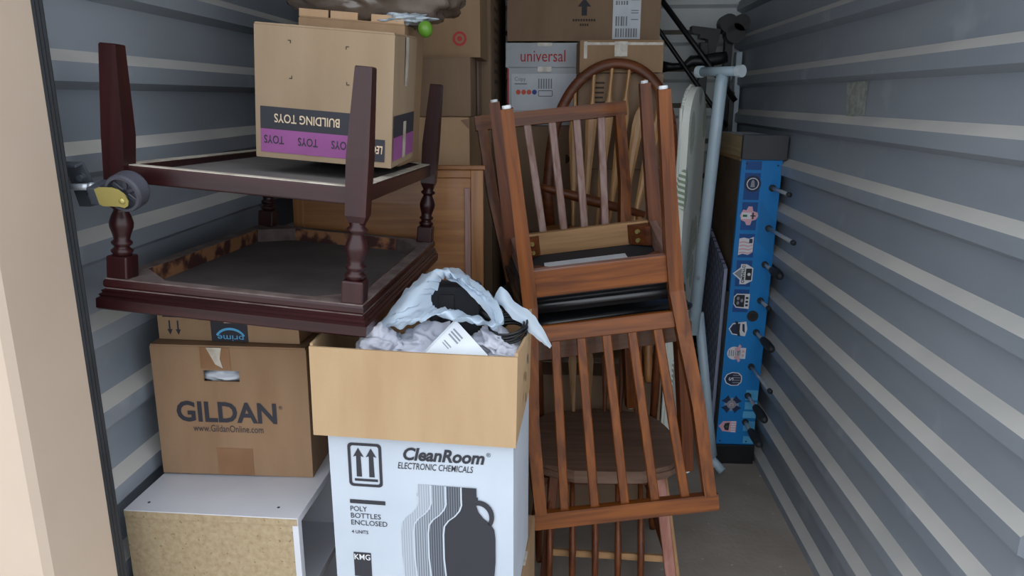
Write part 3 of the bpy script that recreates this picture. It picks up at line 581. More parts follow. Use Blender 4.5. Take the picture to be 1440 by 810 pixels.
# ------------------------------------------------------------------ chairs
def slat_chair(name, label, loc, rot, HB, sheen_slats=False, cush=.483, group='slat-back dining chairs with black seats'):
    t = thing(name, label, 'chair', loc, rot, group)
    Wr, Wf, Wc, D, rake, HS, lr = .337, .403, .438, .391, .093, .458, .015
    wz, wx = W_CH['z'], W_CH['x']; ls = .034
    for s in (-1, 1):
        X = s*Wf/2
        leg = link('leg', poly_bar(bmesh.new(), [(X, 0, .004), (X, 0, .20), (X, .004, HS-.035)], [.028,.033,.038], [.028,.033,.038]), W_CHD['z'], t)
        link('glide', lathe(bmesh.new(), [(.009,-.003),(.010,.0),(.010,.004)], 12, (X, 0)), GLIDE, leg)
        X0, X1, XC = s*Wr/2, s*Wr/2, s*Wc/2
        pts = [(X0, D+lr, .004), (X0, D+.004, .22), (X0, D, HS-.10), (X0+s*.001, D+.002, HS), (X0+(XC-X0)*.2, D+.2*rake, HS+.1), (X0+(XC-X0)*.55, D+.55*rake, HS+(HB-HS)*.52), (XC-s*.016, D+rake, HB-.038)]
        post = link('back_post', poly_bar(bmesh.new(), pts, [.027,.030,.034,.034,.032,.030,.028], [.030,.036,.042,.042,.038,.034,.030]), wz, t)
        link('glide', lathe(bmesh.new(), [(.009,-.003),(.010,.0),(.010,.004)], 12, (X0, D+lr)), GLIDE, post)
    za, zb = HS-.085, HS-.022
    link('front_apron', box(bmesh.new(), -Wf/2+.017, Wf/2-.017, -.010, .011, za, zb, .002), W_DKC['x'] if sheen_slats else W_RAW['x'], t)
    link('rear_apron', box(bmesh.new(), -Wr/2+.015, Wr/2-.015, D-.012, D+.012, za, zb, .002), wx, t)
    bx('apron_edge', -Wr/2+.015, Wr/2-.015, D-.0125, D+.010, za-.0012, za, W_WORN_SHEEN['x'], t, 0)
    for s in (-1, 1):
        link('side_apron', bar(bmesh.new(), (s*(Wf/2-.006), .015, (za+zb)/2), (s*(Wr/2-.004), D-.012, (za+zb)/2), .020, zb-za), W_WORN_SHEEN['y'], t)
        for yy, ww, sg in ((.011, Wf/2-.022, 1), (D-.012, Wr/2-.018, -1)):
            bm = bmesh.new(); X = s*ww; q = [(X, yy), (X-s*.055, yy), (X-s*.05, yy+sg*.014), (X-s*.012, yy+sg*.05), (X, yy+sg*.055)]
            slab(bm, q if s*sg < 0 else q[::-1], za+.006, zb-.004); cb = link('corner_block', bm, W_CHD['x'], t)
            for zz in (za+.02, zb-.018):
                bm = bmesh.new(); c = Vector((X-s*.032, yy+sg*.034, zz)); dn = Vector((-s*.7, sg*.7, 0)); tube(bm, [c-dn*.004, c+dn*.006], .006, 10); link('screw', bm, BRASS, cb)
    Cw, Cd = Wf/2+.028, D+.012
    pts = [(-Cw, .0), (-Cw+.02, -.025), (Cw-.02, -.025), (Cw, 0), (Wr/2+.03, Cd-.03), (Wr/2+.012, Cd-.012), (-Wr/2-.012, Cd-.012), (-Wr/2-.03, Cd-.03)]
    bm = bmesh.new(); slab(bm, [(x*.93, .01+y*.94) for x, y in pts], HS-.0219, HS-.012); link('seat_board', bm, DARKCLOTH, t)
    bm = bmesh.new(); slab(bm, pts, HS-.012, cush, .011); link('seat_cushion', bm, VINYL, t, True)
    bm = bmesh.new(); box(bm, -.12, .10, .10, .25, HS-.0226, HS-.022); link('paper_label', bm, PAPER, t)
    f = lambda z: (z-HS)/(HB-HS)
    def at(z): return D+rake*f(z)
    def hw(z): return Wr/2+(Wc-Wr)/2*f(z)
    z0, z1 = HS+.048, HS+.088
    link('lower_rail', bar(bmesh.new(), (-hw(z0)+.012, at(z0+.02), z0+.02), (hw(z0)-.012, at(z0+.02), z0+.02), .040, .020, (0, rake/(HB-HS), 1)), wx, t)
    pts = [(x*Wc/2*1.015, at(HB)+.022*(1-x*x)*0+.0, HB-.019) for x in (-1, -.5, 0, .5, 1)]
    link('crest_rail', poly_bar(bmesh.new(), pts, .040, .024, (0, rake/(HB-HS), 1)), wx, t)
    for k in range(5):
        a = -1+2*(k+1)/6
        p0, p1 = (a*hw(z1)*1.02, at(z1), z1-.002), (a*hw(HB)*1.0, at(HB-.03), HB-.036)
        link('slat', bar(bmesh.new(), p0, p1, .022, .012, (1,0,0)), W_WORN_SHEEN['z'] if sheen_slats else wz, t)  # upright chair: grey sheen of the slats put into the wood colour
    return t
slat_chair('dining_chair', 'honey-brown slat-back dining chair upside down on top, its back hanging down', (.019, 2.046, 1.418), (182.192, -6.975, 3.952), .99)
slat_chair('dining_chair', 'slat-back dining chair standing upright below the upside-down chair, slats coloured with a grey sheen', (.1505, 1.772, .421), (1.5, -5.6, 11.5), .94, True, .474)

def seat_outline(w, d, n=28):
    pts = []
    for k in range(n):
        a = 2*math.pi*k/n; c, s = math.cos(a), math.sin(a)
        x = math.copysign(abs(c)**.62, c)*w/2; y = math.copysign(abs(s)**.62, s)*d/2
        pts.append((x*(1-.06*(y/(d/2))), y))
    return pts
def arrow_spindle(bm, p0, p1, wide=.013, thick=.0045, side=(1,0,0), arrow=.72, n=16):
    p0, p1 = Vector(p0), Vector(p1); d = (p1-p0).normalized(); u = (Vector(side)-d*Vector(side).dot(d)).normalized(); v = d.cross(u); rings = []
    for k in range(n+1):
        s = k/n
        if s > arrow+.1: ww, tt = .006, .006
        elif s > arrow: ww, tt = .006+(wide-.006)*(1-(s-arrow)/.1), .005
        else: ww, tt = .006+(wide-.006)*min(1, max(0, (s-.10)/(arrow-.12))), .0055
        c = p0.lerp(p1, s); rings.append([c+u*i*ww+v*j*tt for i, j in ((-1,-.5),(-.4,-1),(.4,-1),(1,-.5),(1,.5),(.4,1),(-.4,1),(-1,.5))])
    R_ = [[bm.verts.new(p) for p in r] for r in rings]
    for a, b in zip(R_, R_[1:]):
        for k in range(8): bm.faces.new([a[k], a[(k+1) % 8], b[(k+1) % 8], b[k]])
    bm.faces.new(R_[0][::-1]); bm.faces.new(R_[-1]); return bm
def windsor(name, label, loc, rot, hoop=True, WD=W_OAK, wseat=.43, dseat=.41, HS=.43, HB=.97, front_legs=None):
    t = thing(name, label, 'chair', loc, rot)
    bm = bmesh.new(); slab(bm, seat_outline(wseat, dseat), HS-.036, HS, .010); link('seat', bm, wood('worn_seat_wood', '7d6252', '6a4f40', 'x', .45) if not hoop else WD['x'], t, False)
    prof = [(.011,.004),(.013,.03),(.015,.14),(.012,.16),(.017,.18),(.017,.19),(.012,.21),(.0165,.27),(.013,HS-.05),(.011,HS-.03)]
    for sx in (-1, 1):
        for sy in (-1, 1):
            if front_legs and sy < 0:
                continue
            top = Vector((sx*(wseat/2-.07), sy*(dseat/2-.075), HS-.034)); bot = Vector((sx*(wseat/2-.02), sy*(dseat/2-.02), .002))
            tube(bm := bmesh.new(), [bot.lerp(top, z/(HS-.03)) for r, z in prof], .01, 12, radii=[r for r, z in prof]); link('leg', bm, WD['z'], t, True)
    y = -(dseat/2-.04)
    if not front_legs:
        for z, yy in ((.17, y), (.2, -y)): link('stretcher', tube(bmesh.new(), [(-wseat/2+.04, yy, z), (0, yy, z), (wseat/2-.04, yy, z)], .009, 10, radii=[.008,.012,.008]), WD['x'], t, True)
    for s in (-1, 1): link('stretcher', tube(bmesh.new(), [(s*(wseat/2-.035), y, .12), (s*(wseat/2-.035), 0, .12), (s*(wseat/2-.035), -y, .12)], .009, 10, radii=[.008,.012,.008]), WD['y'], t, True)
    yb = dseat/2-.03
    if hoop:
        hw, zt = .202, HB; pts = []
        for k in range(33):
            a = math.pi*k/32; x = -hw*math.cos(a); 
            zz = HS+.22+(zt-HS-.22)*math.sin(a)**.85
            pts.append((x, yb+.07*(zz-HS)/(zt-HS), zz))
        pts = [(-.175, yb, HS-.02), (-.20, yb+.02, HS+.1)]+pts+[(.20, yb+.02, HS+.1), (.175, yb, HS-.02)]
        link('hoop', tube(bmesh.new(), pts, .0175, 14, side=(0,1,-.2), flat=.6), W_CHD['x'], t, True)
        for k in range(6):
            f = -1+2*(k+.5)/6; x0, x1 = f*.120, f*.172; a = math.acos(max(-1, min(1, -x1/hw))); zz = HS+.22+(zt-HS-.22)*math.sin(a)**.85
            link('spindle', arrow_spindle(bmesh.new(), (x0, yb+.006, HS-.004), (x1, yb+.07*(zz-HS)/(zt-HS), zz-.006), .0195), W_GOLD['z'], t)
    else:
        for s in (-1, 1): link('back_post', tube(bmesh.new(), [(s*.18, yb, HS-.02), (s*.19, yb+.03, HS+.2), (s*.20, yb+.05, HB)], .012, 10, radii=[.012,.015,.010]), WD['z'], t, True)
        for z, r in ((HS+.245, .011), (HS+.285, .009)): link('back_rail', tube(bmesh.new(), [(-.19, yb+.035, z), (0, yb+.045, z), (.19, yb+.035, z)], r, 10), W_DKC['x'], t, True)
        link('crest_rail', poly_bar(bmesh.new(), [(-.205, yb+.05, HB-.03), (-.1, yb+.06, HB-.03), (.1, yb+.06, HB-.03), (.205, yb+.05, HB-.03)], .06, .018, (0,0,1)), W_DKC['x'], t)
        for k in range(6):
            f = -1+2*(k+.5)/6; link('spindle', arrow_spindle(bmesh.new(), (f*.15, yb+.008, HS-.004), (f*.165, yb+.04, HS+.24), .0135), W_RAW['z'] if k in (1,2) else WD['z'], t)
    return t
t = windsor('windsor_chair', 'brown saddle-seat windsor chair standing on the floor under the slat-back chairs', (.135, 2.03, 0), (0,0,2), hoop=False, WD=W_CHD, wseat=.44, dseat=.42, HS=.425, HB=.80, front_legs=True)
link('leg', bar(bmesh.new(), (.145, -.165, .391), (.195, -.245, .0), .030, .012), W_PINK['z'], t)
link('leg', bar(bmesh.new(), (-.145, -.165, .391), (-.175, -.215, .0), .026, .018), W_CHD['z'], t)
link('leg_strip', bar(bmesh.new(), (.160, -.150, .389), (.217, -.228, .0), .014, .018), W_RAW['z'], t)
link('stretcher', bar(bmesh.new(), (-.172, -.19, .165), (.178, -.20, .155), .020, .012, (0,0,1)), W_RAW['x'], t)
# spindle back leaning under the saddle seat
t = thing('chair_back_frame', 'loose reddish chair back of five thin round spindles leaning before the windsor seat', 'chair back', (.117, 1.80, 0), (0,0,3))
for k in range(5):
    x = -.130+k*.063; link('spindle', tube(bmesh.new(), [(x*1.0-.004, -.045, .025), (x, .01, .19), (x+.0, .075, .375)], .008, 10, radii=[.0075,.0098,.0065]), W_CHD['z'], t, True)
link('rail', bar(bmesh.new(), (-.19,-.048,.016), (.17,-.048,.016), .03, .016, (0,0,1)), W_CHD['x'], t); link('rail', bar(bmesh.new(), (-.15,.078,.368), (.14,.078,.368), .022, .016, (0,0,1)), W_CHD['x'], t)
# hoop-back chair on a carton behind
carton('packing_carton', 'low brown carton under the hoop-back chair', (-.10, 2.29, 0), (0,0,0), .44, .29, .515, K_DARK)
windsor('hoop_back_chair', 'oak hoop-back chair with arrow-shaped spindles behind the slat-back chairs', (.103, 2.372, .540), (0,5.0,-2), True, W_OAK, .42, .33, .43, .975)
t = thing('turned_rail', 'loose turned wooden rail lying across the hoop-back chair', 'rail', at_y(757, 262, 2.27))
e_ = at_y(906, 302, 2.30)-at_y(757, 262, 2.27); link('rod', tube(bmesh.new(), [e_*s for s in (0,.1,.35,.5,.8,1)], .013, 12, radii=[.009,.012,.015,.017,.013,.011]), W_CHD['x'], t, True)
link('tenon', tube(bmesh.new(), [e_*.95+Vector((0,.0,-.008)), e_*.95+Vector((.001,.005,-.05))], .011, 10), W_OAK['z'], t, True)

# ------------------------------------------------------------------ ironing board
t = thing('ironing_board', 'folded ironing board with a leaf-print cover and pale blue tube legs standing upright', 'ironing board', (.456, 2.70, 0))
def leaf_mat():
    m = bpy.data.materials.new('leaf_print_cover'); m.use_nodes = True; nt = m.node_tree; n = nt.nodes; L = nt.links
    tc = n.new('ShaderNodeTexCoord'); vo = n.new('ShaderNodeTexVoronoi'); vo.inputs['Scale'].default_value = 6
    mp = n.new('ShaderNodeMapping'); mp.inputs['Scale'].default_value = (1.6,1.6,.9); mp.inputs['Rotation'].default_value = (.5,0,.3); L.new(tc.outputs['Object'], mp.inputs[0]); L.new(mp.outputs[0], vo.inputs['Vector'])
    wv = n.new('ShaderNodeTexWave'); wv.inputs['Scale'].default_value = 26; wv.inputs['Distortion'].default_value = .5; mp2 = n.new('ShaderNodeMapping'); mp2.inputs['Rotation'].default_value = (.8,.4,.6); L.new(tc.outputs['Object'], mp2.inputs[0]); L.new(mp2.outputs[0], wv.inputs['Vector'])
    r1 = n.new('ShaderNodeValToRGB'); r1.color_ramp.elements[0].position = .38; r1.color_ramp.elements[1].position = .42; r1.color_ramp.elements[0].color = (1,1,1,1); r1.color_ramp.elements[1].color = (0,0,0,1); L.new(vo.outputs['Distance'], r1.inputs[0])
    r2 = n.new('ShaderNodeValToRGB'); r2.color_ramp.elements[0].position = .4; r2.color_ramp.elements[1].position = .5; L.new(wv.outputs['Fac'], r2.inputs[0])
    mu = n.new('ShaderNodeMath'); mu.operation = 'MULTIPLY'; L.new(r1.outputs[0], mu.inputs[0]); L.new(r2.outputs[0], mu.inputs[1])
    mx = n.new('ShaderNodeMixRGB'); L.new(mu.outputs[0], mx.inputs[0]); mx.inputs[1].default_value = srgb('e6eae2'); mx.inputs[2].default_value = srgb('8fa088')
    L.new(mx.outputs[0], n['Principled BSDF'].inputs['Base Color']); n['Principled BSDF'].inputs['Roughness'].default_value = .9; return m
LEAF = leaf_mat()
bm = bmesh.new(); half = .170; pts = []
for k in range(25):
    a = math.pi*k/24; pts.append((half*math.cos(a), 1.30+.14*math.sin(a)))
pts = [(half*.92, .10)]+[(half, .5)]+pts+[(-half, .5), (-half*.92, .10)]
prism(bm, pts, -.016, .012); bmesh.ops.bevel(bm, geom=[e for e in bm.edges if abs(e.verts[0].co.y-e.verts[1].co.y) < 1e-6], offset=.009, segments=3, affect='EDGES')
link('board_cover', bm, LEAF, t, False, rot=(0, R(2.0), R(70)))
bm = bmesh.new(); edge = catmull([Vector((x, .014, z)) for x, z in pts], 5)
edge = [p+Vector((.004*math.sin(i*1.9), 0, .004*math.cos(i*1.9))) for i, p in enumerate(edge)]
tube(bm, edge, .006, 6); link('elastic_hem', bm, LEAF, t, True, rot=(0, R(2.0), R(70)))
def lp(u, v, y): return at_y(u, v, y)-Vector((.456, 2.70, 0))
def capsule(name, pts, r, m, caps=True):
    o = link(name, tube(bmesh.new(), pts, r, 14), m, t, True)
    return o
f1, f2 = lp(985, 101, 2.66), lp(1040, 100, 2.52)
fb = capsule('foot_bar', [f1, f2], .0155, TUBE)
for a, b in ((f1, f2), (f2, f1)):
    d = (a-b).normalized(); link('end_cap', tube(bmesh.new(), [a-d*.008, a+d*.012], .0195, 16), TUBECAP, fb, False)
capsule('leg_tube', [lp(1017, 103, 2.585), lp(1014, 118, 2.58), lp(974, 470, 2.50)], .0205, TUBE)
capsule('leg_tube', [lp(983, 440, 2.53), lp(994, 560, 2.54), lp(1002, 640, 2.55)], .0165, TUBE)
capsule('foot_bar', [lp(990, 632, 2.62), lp(1016, 663, 2.56)], .016, TUBE)
link('rivet', tube(bmesh.new(), [lp(981, 391, 2.482), lp(983, 391, 2.478)], .006, 10), CHROME, t)

# ------------------------------------------------------------------ black stands at the back
t = thing('weight_bench_upright', 'black metal equipment upright with a wedge-shaped rest on top', 'stand', (.61, 3.40, 0))
def q(u, v, y=3.38): return at_y(u, v, y)-Vector((.61, 3.40, 0))
p = q(990, 60); link('post', bar(bmesh.new(), (p.x, p.y, 0), (p.x, p.y, p.z), .036, .04), BLK_METAL, t)
bm = bmesh.new(); prism(bm, [(q(u, v).x, q(u, v).z) for u, v in ((972,37),(981,38),(1012,42),(1009,58),(1003,78),(995,80),(994,56),(983,54),(983,49),(972,47))], -.05, .02); link('rest', bm, BLK_METAL, t)
link('base', box(bmesh.new(), p.x-.2, p.x+.03, -.1, .06, 0, .03, .004), BLK_METAL, t)
t = thing('pedal_stand', 'black metal equipment upright with a rounded head and a crank arm', 'stand', (.73, 3.43, 0))
def q2(u, v, y=3.38): return at_y(u, v, y)-Vector((.73, 3.43, 0))
p = q2(1027, 45); link('post', bar(bmesh.new(), (p.x, -.02, 0), (p.x, -.02, p.z), .034, .036), BLK_METAL, t)
for u, v, rr in ((1022,34,.038),(1040,33,.034),(1031,48,.04)):
    c = q2(u, v); link('head', tube(bmesh.new(), [c+Vector((0,-.05,0)), c+Vector((0,.03,0))], rr, 18), BLK_METAL, t)
link('crank_arm', tube(bmesh.new(), [q2(u, v, 3.30) for u, v in ((932,94),(945,94),(962,93),(972,86),(990,86),(1012,82),(1022,80))], .02, 12, radii=[.024,.016,.014,.024,.026,.026,.022]), BLK_METAL, t, True)
link('base', box(bmesh.new(), p.x-.035, p.x+.02, -.16, .1, 0, .03, .004), BLK_METAL, t)
t = thing('bed_frame', 'thin black diagonal metal bars of a folded bed frame', 'bed frame', (.55, 3.26, 0))
def q3(u, v, y=3.26): return at_y(u, v, y)-Vector((.55, 3.26, 0))
link('bar', tube(bmesh.new(), [q3(914,-22), q3(1001,96), q3(1034,142)], .0115, 10), BLK_METAL, t, True)
link('bar', tube(bmesh.new(), [q3(914,22), q3(922,36), q3(995,140), q3(1022,178)], .0095, 10), BLK_METAL, t, True)
for u, v in ((914,-22),(1030,136)):
    c = q3(u, v); link('rail', bar(bmesh.new(), (c.x, .02, 0), (c.x, .02, c.z+.02), .022, .022), BLK_METAL, t)
# white vertical strip by the corner
tag(bx('plastic_strip', *sorted((at_x(1028,122,.775).x, .80)), 3.51, 3.56, 1.25, 1.60, TUBECAP), 'short pale plastic strip leaning in the back corner beside the black posts', 'strip')

# ------------------------------------------------------------------ foosball table on its end
t = thing('foosball_table', 'blue foosball table standing on its end against the corrugated wall', 'foosball table', (.627, 2.72, 0), (0, .905, 1.192))
FW, FD, Z0, Z1 = .145, .42, .080, 1.188
sp = bx('side_panel', 0, FW, 0, .018, Z0, Z1, FBLUE, t, .001)
bx('far_side_panel', 0, FW, FD-.018, FD, Z0, Z1, FDARK, t, .001)
bx('bottom_board', .004, .012, .018, FD-.018, Z0+.01, Z1, BOARDB, t)
bx('end_board', .012, FW-.02, .018, FD-.018, Z0, Z0+.016, BLK_METAL, t)
bx('play_field', .085, .093, .018, FD-.018, Z0+.016, Z1, GREEND, t)
c = bx('end_cap', -.003, FW+.010, -.012, .012, Z1, Z1+.088, mat('charcoal_laminate', '3c3d42', '35363a', rough=.5), t, .002)
link('end_box', box(bmesh.new(), .0, FW, .012, FD, Z1, Z1+.080, .002), wood('light_board', 'b7a17c', 'a38d69', 'y', .6), t)
bx('end_box_recess', .018, FW-.012, .03, FD-.02, Z1+.080, Z1+.0815, GREY_CARD, t, 0)
bx('end_trim', -.004, .0, .012, FD, Z1-.006, Z1+.006, W_RAW['y'], t, 0)
link('end_foot', box(bmesh.new(), -.006, FW+.004, -.010, FD, .0, Z0, .002), BLK_METAL, t)
bx('corner_rail', -.010, .0, -.002, .02, Z0-.02, Z0+.62, BLK_METAL, t, .002)
def check_mat():
    m = bpy.data.materials.new('navy_check'); m.use_nodes = True; nt = m.node_tree; n = nt.nodes; L = nt.links
    tc = n.new('ShaderNodeTexCoord'); mp = n.new('ShaderNodeMapping'); mp.inputs['Rotation'].default_value = (0, R(90), 0); L.new(tc.outputs['Object'], mp.inputs[0])
    br = n.new('ShaderNodeTexBrick'); br.inputs['Scale'].default_value = 9; br.inputs['Color1'].default_value = srgb('222b4c'); br.inputs['Color2'].default_value = srgb('2b3560'); br.inputs['Mortar'].default_value = srgb('8a90a6'); br.inputs['Mortar Size'].default_value = .09
    sx = n.new('ShaderNodeSeparateXYZ'); cb = n.new('ShaderNodeCombineXYZ'); L.new(tc.outputs['Object'], sx.inputs[0]); L.new(sx.outputs['Y'], cb.inputs['Y']); L.new(sx.outputs['Z'], cb.inputs['X']); L.new(cb.outputs[0], br.inputs['Vector'])
    L.new(br.outputs[0], n['Principled BSDF'].inputs['Base Color']); return m
bm = bmesh.new(); prism(bm, [(.03,Z0+.02),(FD-.02,Z0+.02),(FD-.02,.90),(.03,.78)], -.02, -.008)
for v in bm.verts: v.co = Vector((v.co.y, v.co.x, v.co.z))
link('check_panel', bm, check_mat(), t)
def fz(v): return Z1-(v-223)/(624-223)*(Z1-Z0)
def fx(u, v): e0 = 1043+(1006-1043)*(v-222)/402; e1 = 1101+(1059-1101)*(v-222)/402; return (u-e0)/(e1-e0)*FW
def dec(pts, m, k=1, name='crest_decal'): return flat(sp, pts, m, -.0004-.0005*k, name)
def px(*a): return [(fx(u, v), fz(v)) for u, v in a]
for v0, v1 in ((225,236),(240,275),(278,315),(320,352),(356,392),(396,428)): dec(rect(.016,.072,fz(v1),fz(v0)), FDARK, 0, 'colour_square')
for v0, v1, a_ in ((541,556,.098),(559,570,.098),(573,583,.094),(588,603,.10),(611,622,.104)): dec(rect(a_,FW-.001,fz(v1),fz(v0)), FLIGHT, 0, 'colour_square')
dec([(.08,fz(275)),(.144,fz(305)),(.144,fz(350)),(.08,fz(330))], FDARK if 0 else mat('mid_blue_laminate', '1072b4', rough=.35), 0, 'colour_square')
def crest(cx, v): return (cx, fz(v))
S_ = .030
c = crest(.046, 254); dec(ell(*c,S_,S_), NAVYD, 1); dec(ell(*c,S_*.72,S_*.72), WHITED, 2); dec(ell(*c,S_*.62,S_*.62), NAVYD, 3); dec([(c[0]-.008,c[1]-.012),(c[0]+.008,c[1]-.012),(c[0]+.005,c[1]+.010),(c[0],c[1]+.015),(c[0]-.005,c[1]+.010)], GREYD, 4)
c = crest(.043, 296); dec([(c[0]+a,c[1]+b) for a, b in ((-.032,.0),(-.022,.022),(-.010,.020),(-.004,.034),(.010,.034),(.014,.018),(.030,.012),(.034,0),(.026,-.014),(.012,-.018),(.008,-.034),(-.006,-.034),(-.012,-.022),(-.026,-.016))], PINKD, 1); dec(rect(c[0]-.026,c[0]+.008,c[1]-.012,c[1]+.012), WHITED, 2); dec(rect(c[0]-.022,c[0]-.006,c[1]-.004,c[1]+.004), GREEND, 3); dec(rect(c[0]+.012,c[0]+.017,c[1]-.012,c[1]+.012), BLACK_INK, 3); dec(rect(c[0]+.005,c[0]+.024,c[1]-.002,c[1]+.002), BLACK_INK, 4)
c = crest(.043, 336); dec([(c[0]-.026,c[1]+.026),(c[0]-.010,c[1]+.030),(c[0]+.010,c[1]+.026),(c[0]+.026,c[1]+.034),(c[0]+.026,c[1]-.024),(c[0]+.010,c[1]-.034),(c[0]-.010,c[1]-.030),(c[0]-.026,c[1]-.036)], WHITED, 1)
for k in range(4): dec([(c[0]-.024,c[1]+.014-k*.013),(c[0]-.010,c[1]+.017-k*.013),(c[0]+.010,c[1]+.013-k*.013),(c[0]+.024,c[1]+.019-k*.013),(c[0]+.024,c[1]+.014-k*.013),(c[0]+.010,c[1]+.008-k*.013),(c[0]-.010,c[1]+.012-k*.013),(c[0]-.024,c[1]+.009-k*.013)], PINKD, 2)
dec(rect(c[0]+.010,c[0]+.022,c[1]+.010,c[1]+.026), NAVYD, 3)
c = crest(.044, 375); dec([(c[0]-.040,c[1]+.002),(c[0]-.012,c[1]+.026),(c[0]-.012,c[1]+.038),(c[0]+.010,c[1]+.038),(c[0]+.034,c[1]+.024),(c[0]+.034,c[1]-.024),(c[0]+.010,c[1]-.038),(c[0]-.012,c[1]-.038),(c[0]-.012,c[1]-.022)], WHITED, 1); dec([(c[0]-.034,c[1]+.002),(c[0]-.008,c[1]+.022),(c[0]-.008,c[1]-.018)], GREYD, 2); dec(rect(c[0]-.008,c[0]+.006,c[1]-.035,c[1]+.035), WHITED, 2); dec(rect(c[0]+.008,c[0]+.030,c[1]-.022,c[1]+.022), BLACK_INK, 2)
text(sp, 'DYNAMO', c[0]-.001, c[1], .066, .012, BLACK_INK, y=-.0022, vert=-1, bold=.02); dec(ell(c[0]+.020,c[1],.006,.006,12), WHITED, 3)
c = crest(.047, 413); dec([(c[0]-.030,c[1]+.018),(c[0]-.020,c[1]+.030),(c[0]+.028,c[1]+.030),(c[0]+.028,c[1]-.028),(c[0]-.020,c[1]-.024),(c[0]-.030,c[1]-.010)], WHITED, 1); dec([(c[0]-.027,c[1]+.016),(c[0]-.018,c[1]+.026),(c[0]+.010,c[1]+.026),(c[0]+.010,c[1]-.022),(c[0]-.018,c[1]-.020),(c[0]-.027,c[1]-.008)], BLACK_INK, 2)
for a, b in ((-.014,.012),(-.014,-.006),(.0,.004)): dec(ell(c[0]+a,c[1]+b,.005,.007,10), GREYD, 3)
for b in (-.014,0,.014): dec(rect(c[0]+.014,c[0]+.024,c[1]+b-.004,c[1]+b+.004), BLACK_INK, 2)
c = crest(.044, 452); dec([(c[0]-.036,c[1]),(c[0]-.022,c[1]+.022),(c[0]+.028,c[1]+.030),(c[0]+.034,c[1]),(c[0]+.028,c[1]-.028),(c[0]-.022,c[1]-.022)], WHITED, 1); dec([(c[0]-.031,c[1]),(c[0]-.020,c[1]+.018),(c[0]+.006,c[1]+.022),(c[0]+.006,c[1]-.022),(c[0]-.020,c[1]-.018)], NAVYD, 2); dec([(c[0]-.014,c[1]+.030),(c[0]-.004,c[1]+.030),(c[0]+.010,c[1]-.028),(c[0],c[1]-.028)], BLACK_INK, 3); dec([(c[0]+.014,c[1]+.020),(c[0]+.022,c[1]+.020),(c[0]+.026,c[1]-.016),(c[0]+.016,c[1]-.006)], NAVYD, 2)
c = crest(.047, 487); dec(ell(c[0]-.010,c[1],.026,.026,20), WHITED, 1); dec(rect(c[0]+.0,c[0]+.034,c[1]-.022,c[1]+.022), WHITED, 1)
for s in (-1, 1): dec([(c[0]-.004,c[1]+s*.006),(c[0]+.008,c[1]+s*.010),(c[0]+.016,c[1]+s*.030),(c[0]+.008,c[1]+s*.036),(c[0]+.002,c[1]+s*.024),(c[0]-.010,c[1]+s*.020)], PINKD, 3)
for k in range(4): dec(rect(c[0]-.030+k*.008,c[0]-.026+k*.008,c[1]-.012,c[1]+.012), GREYD, 2)
for b in (-.008, .008): dec(rect(c[0]+.02,c[0]+.028,c[1]+b-.005,c[1]+b+.005), PINKD, 2)
c = crest(.043, 525); sh = [(-.034,.0),(-.026,.018),(-.006,.028),(.020,.026),(.032,.014),(.034,0),(.032,-.014),(.020,-.026),(-.006,-.028),(-.026,-.018)]; dec([(c[0]+a,c[1]+b) for a, b in sh], WHITED, 1); dec([(c[0]+a*.88,c[1]+b*.88) for a, b in sh], NAVYD, 2)
for k in range(4): dec(rect(c[0]-.002,c[0]+.026,c[1]-.016+k*.010,c[1]-.0125+k*.010), GREYD, 3)
text(sp, 'S', c[0]-.008, c[1], .014, .018, WHITED, y=-.0024, vert=-1, bold=.02)
c = crest(.046, 563); 
for a in range(4):
    r0 = R(45+90*a)
    dec([(c[0]+.006*math.cos(r0-1.2),c[1]+.006*math.sin(r0-1.2)),(c[0]+.042*math.cos(r0-.42),c[1]+.040*math.sin(r0-.42)),(c[0]+.036*math.cos(r0),c[1]+.034*math.sin(r0)),(c[0]+.042*math.cos(r0+.42),c[1]+.040*math.sin(r0+.42)),(c[0]+.006*math.cos(r0+1.2),c[1]+.006*math.sin(r0+1.2))], NAVYD, 1)
    dec([(c[0]+.004*math.cos(r0+.785-1),c[1]+.004*math.sin(r0+.785-1)),(c[0]+.028*math.cos(r0+.785-.18),c[1]+.028*math.sin(r0+.785-.18)),(c[0]+.028*math.cos(r0+.785+.18),c[1]+.028*math.sin(r0+.785+.18)),(c[0]+.004*math.cos(r0+.785+1),c[1]+.004*math.sin(r0+.785+1))], GREYD, 2)
dec(ell(*c,.018,.018,20), GREYD, 3); text(sp, 'C', c[0], c[1], .014, .016, PINKD, y=-.0030, vert=-1, bold=.02)
c = crest(.042, 597); dec([(c[0]-.038,c[1]+.002),(c[0]-.028,c[1]+.012),(c[0]-.022,c[1]+.022),(c[0]+.030,c[1]+.024),(c[0]+.030,c[1]-.024),(c[0]-.022,c[1]-.020),(c[0]-.028,c[1]-.010)], PINKD, 1); dec([(c[0]-.014,c[1]+.014),(c[0]+.004,c[1]+.018),(c[0]+.002,c[1]-.016),(c[0]-.012,c[1]-.014),(c[0]-.018,c[1])], BLACK_INK, 2)
for k in range(5): dec(rect(c[0]+.010,c[0]+.028,c[1]-.022+k*.010,c[1]-.017+k*.010), WHITED, 2)
dec(ell(c[0]-.006,c[1],.004,.004,8), GREEND, 3)
for u, v, x in ((1050,228,0),(1094,230,0),(1012,619,0),(1049,619,0)): dec(ell(fx(u,v),fz(v),.0035,.0035,10), NAVYD, 2, 'bolt_head')
rods = [(1086,259,.185,.0),(1081,312,.275,.0),(1076,361,.09,.11),(1070,411,.10,.0),(1064,456,.09,.12),(1057,506,.24,.0),(1052,549,.11,.13),(1048,589,.08,.13)]
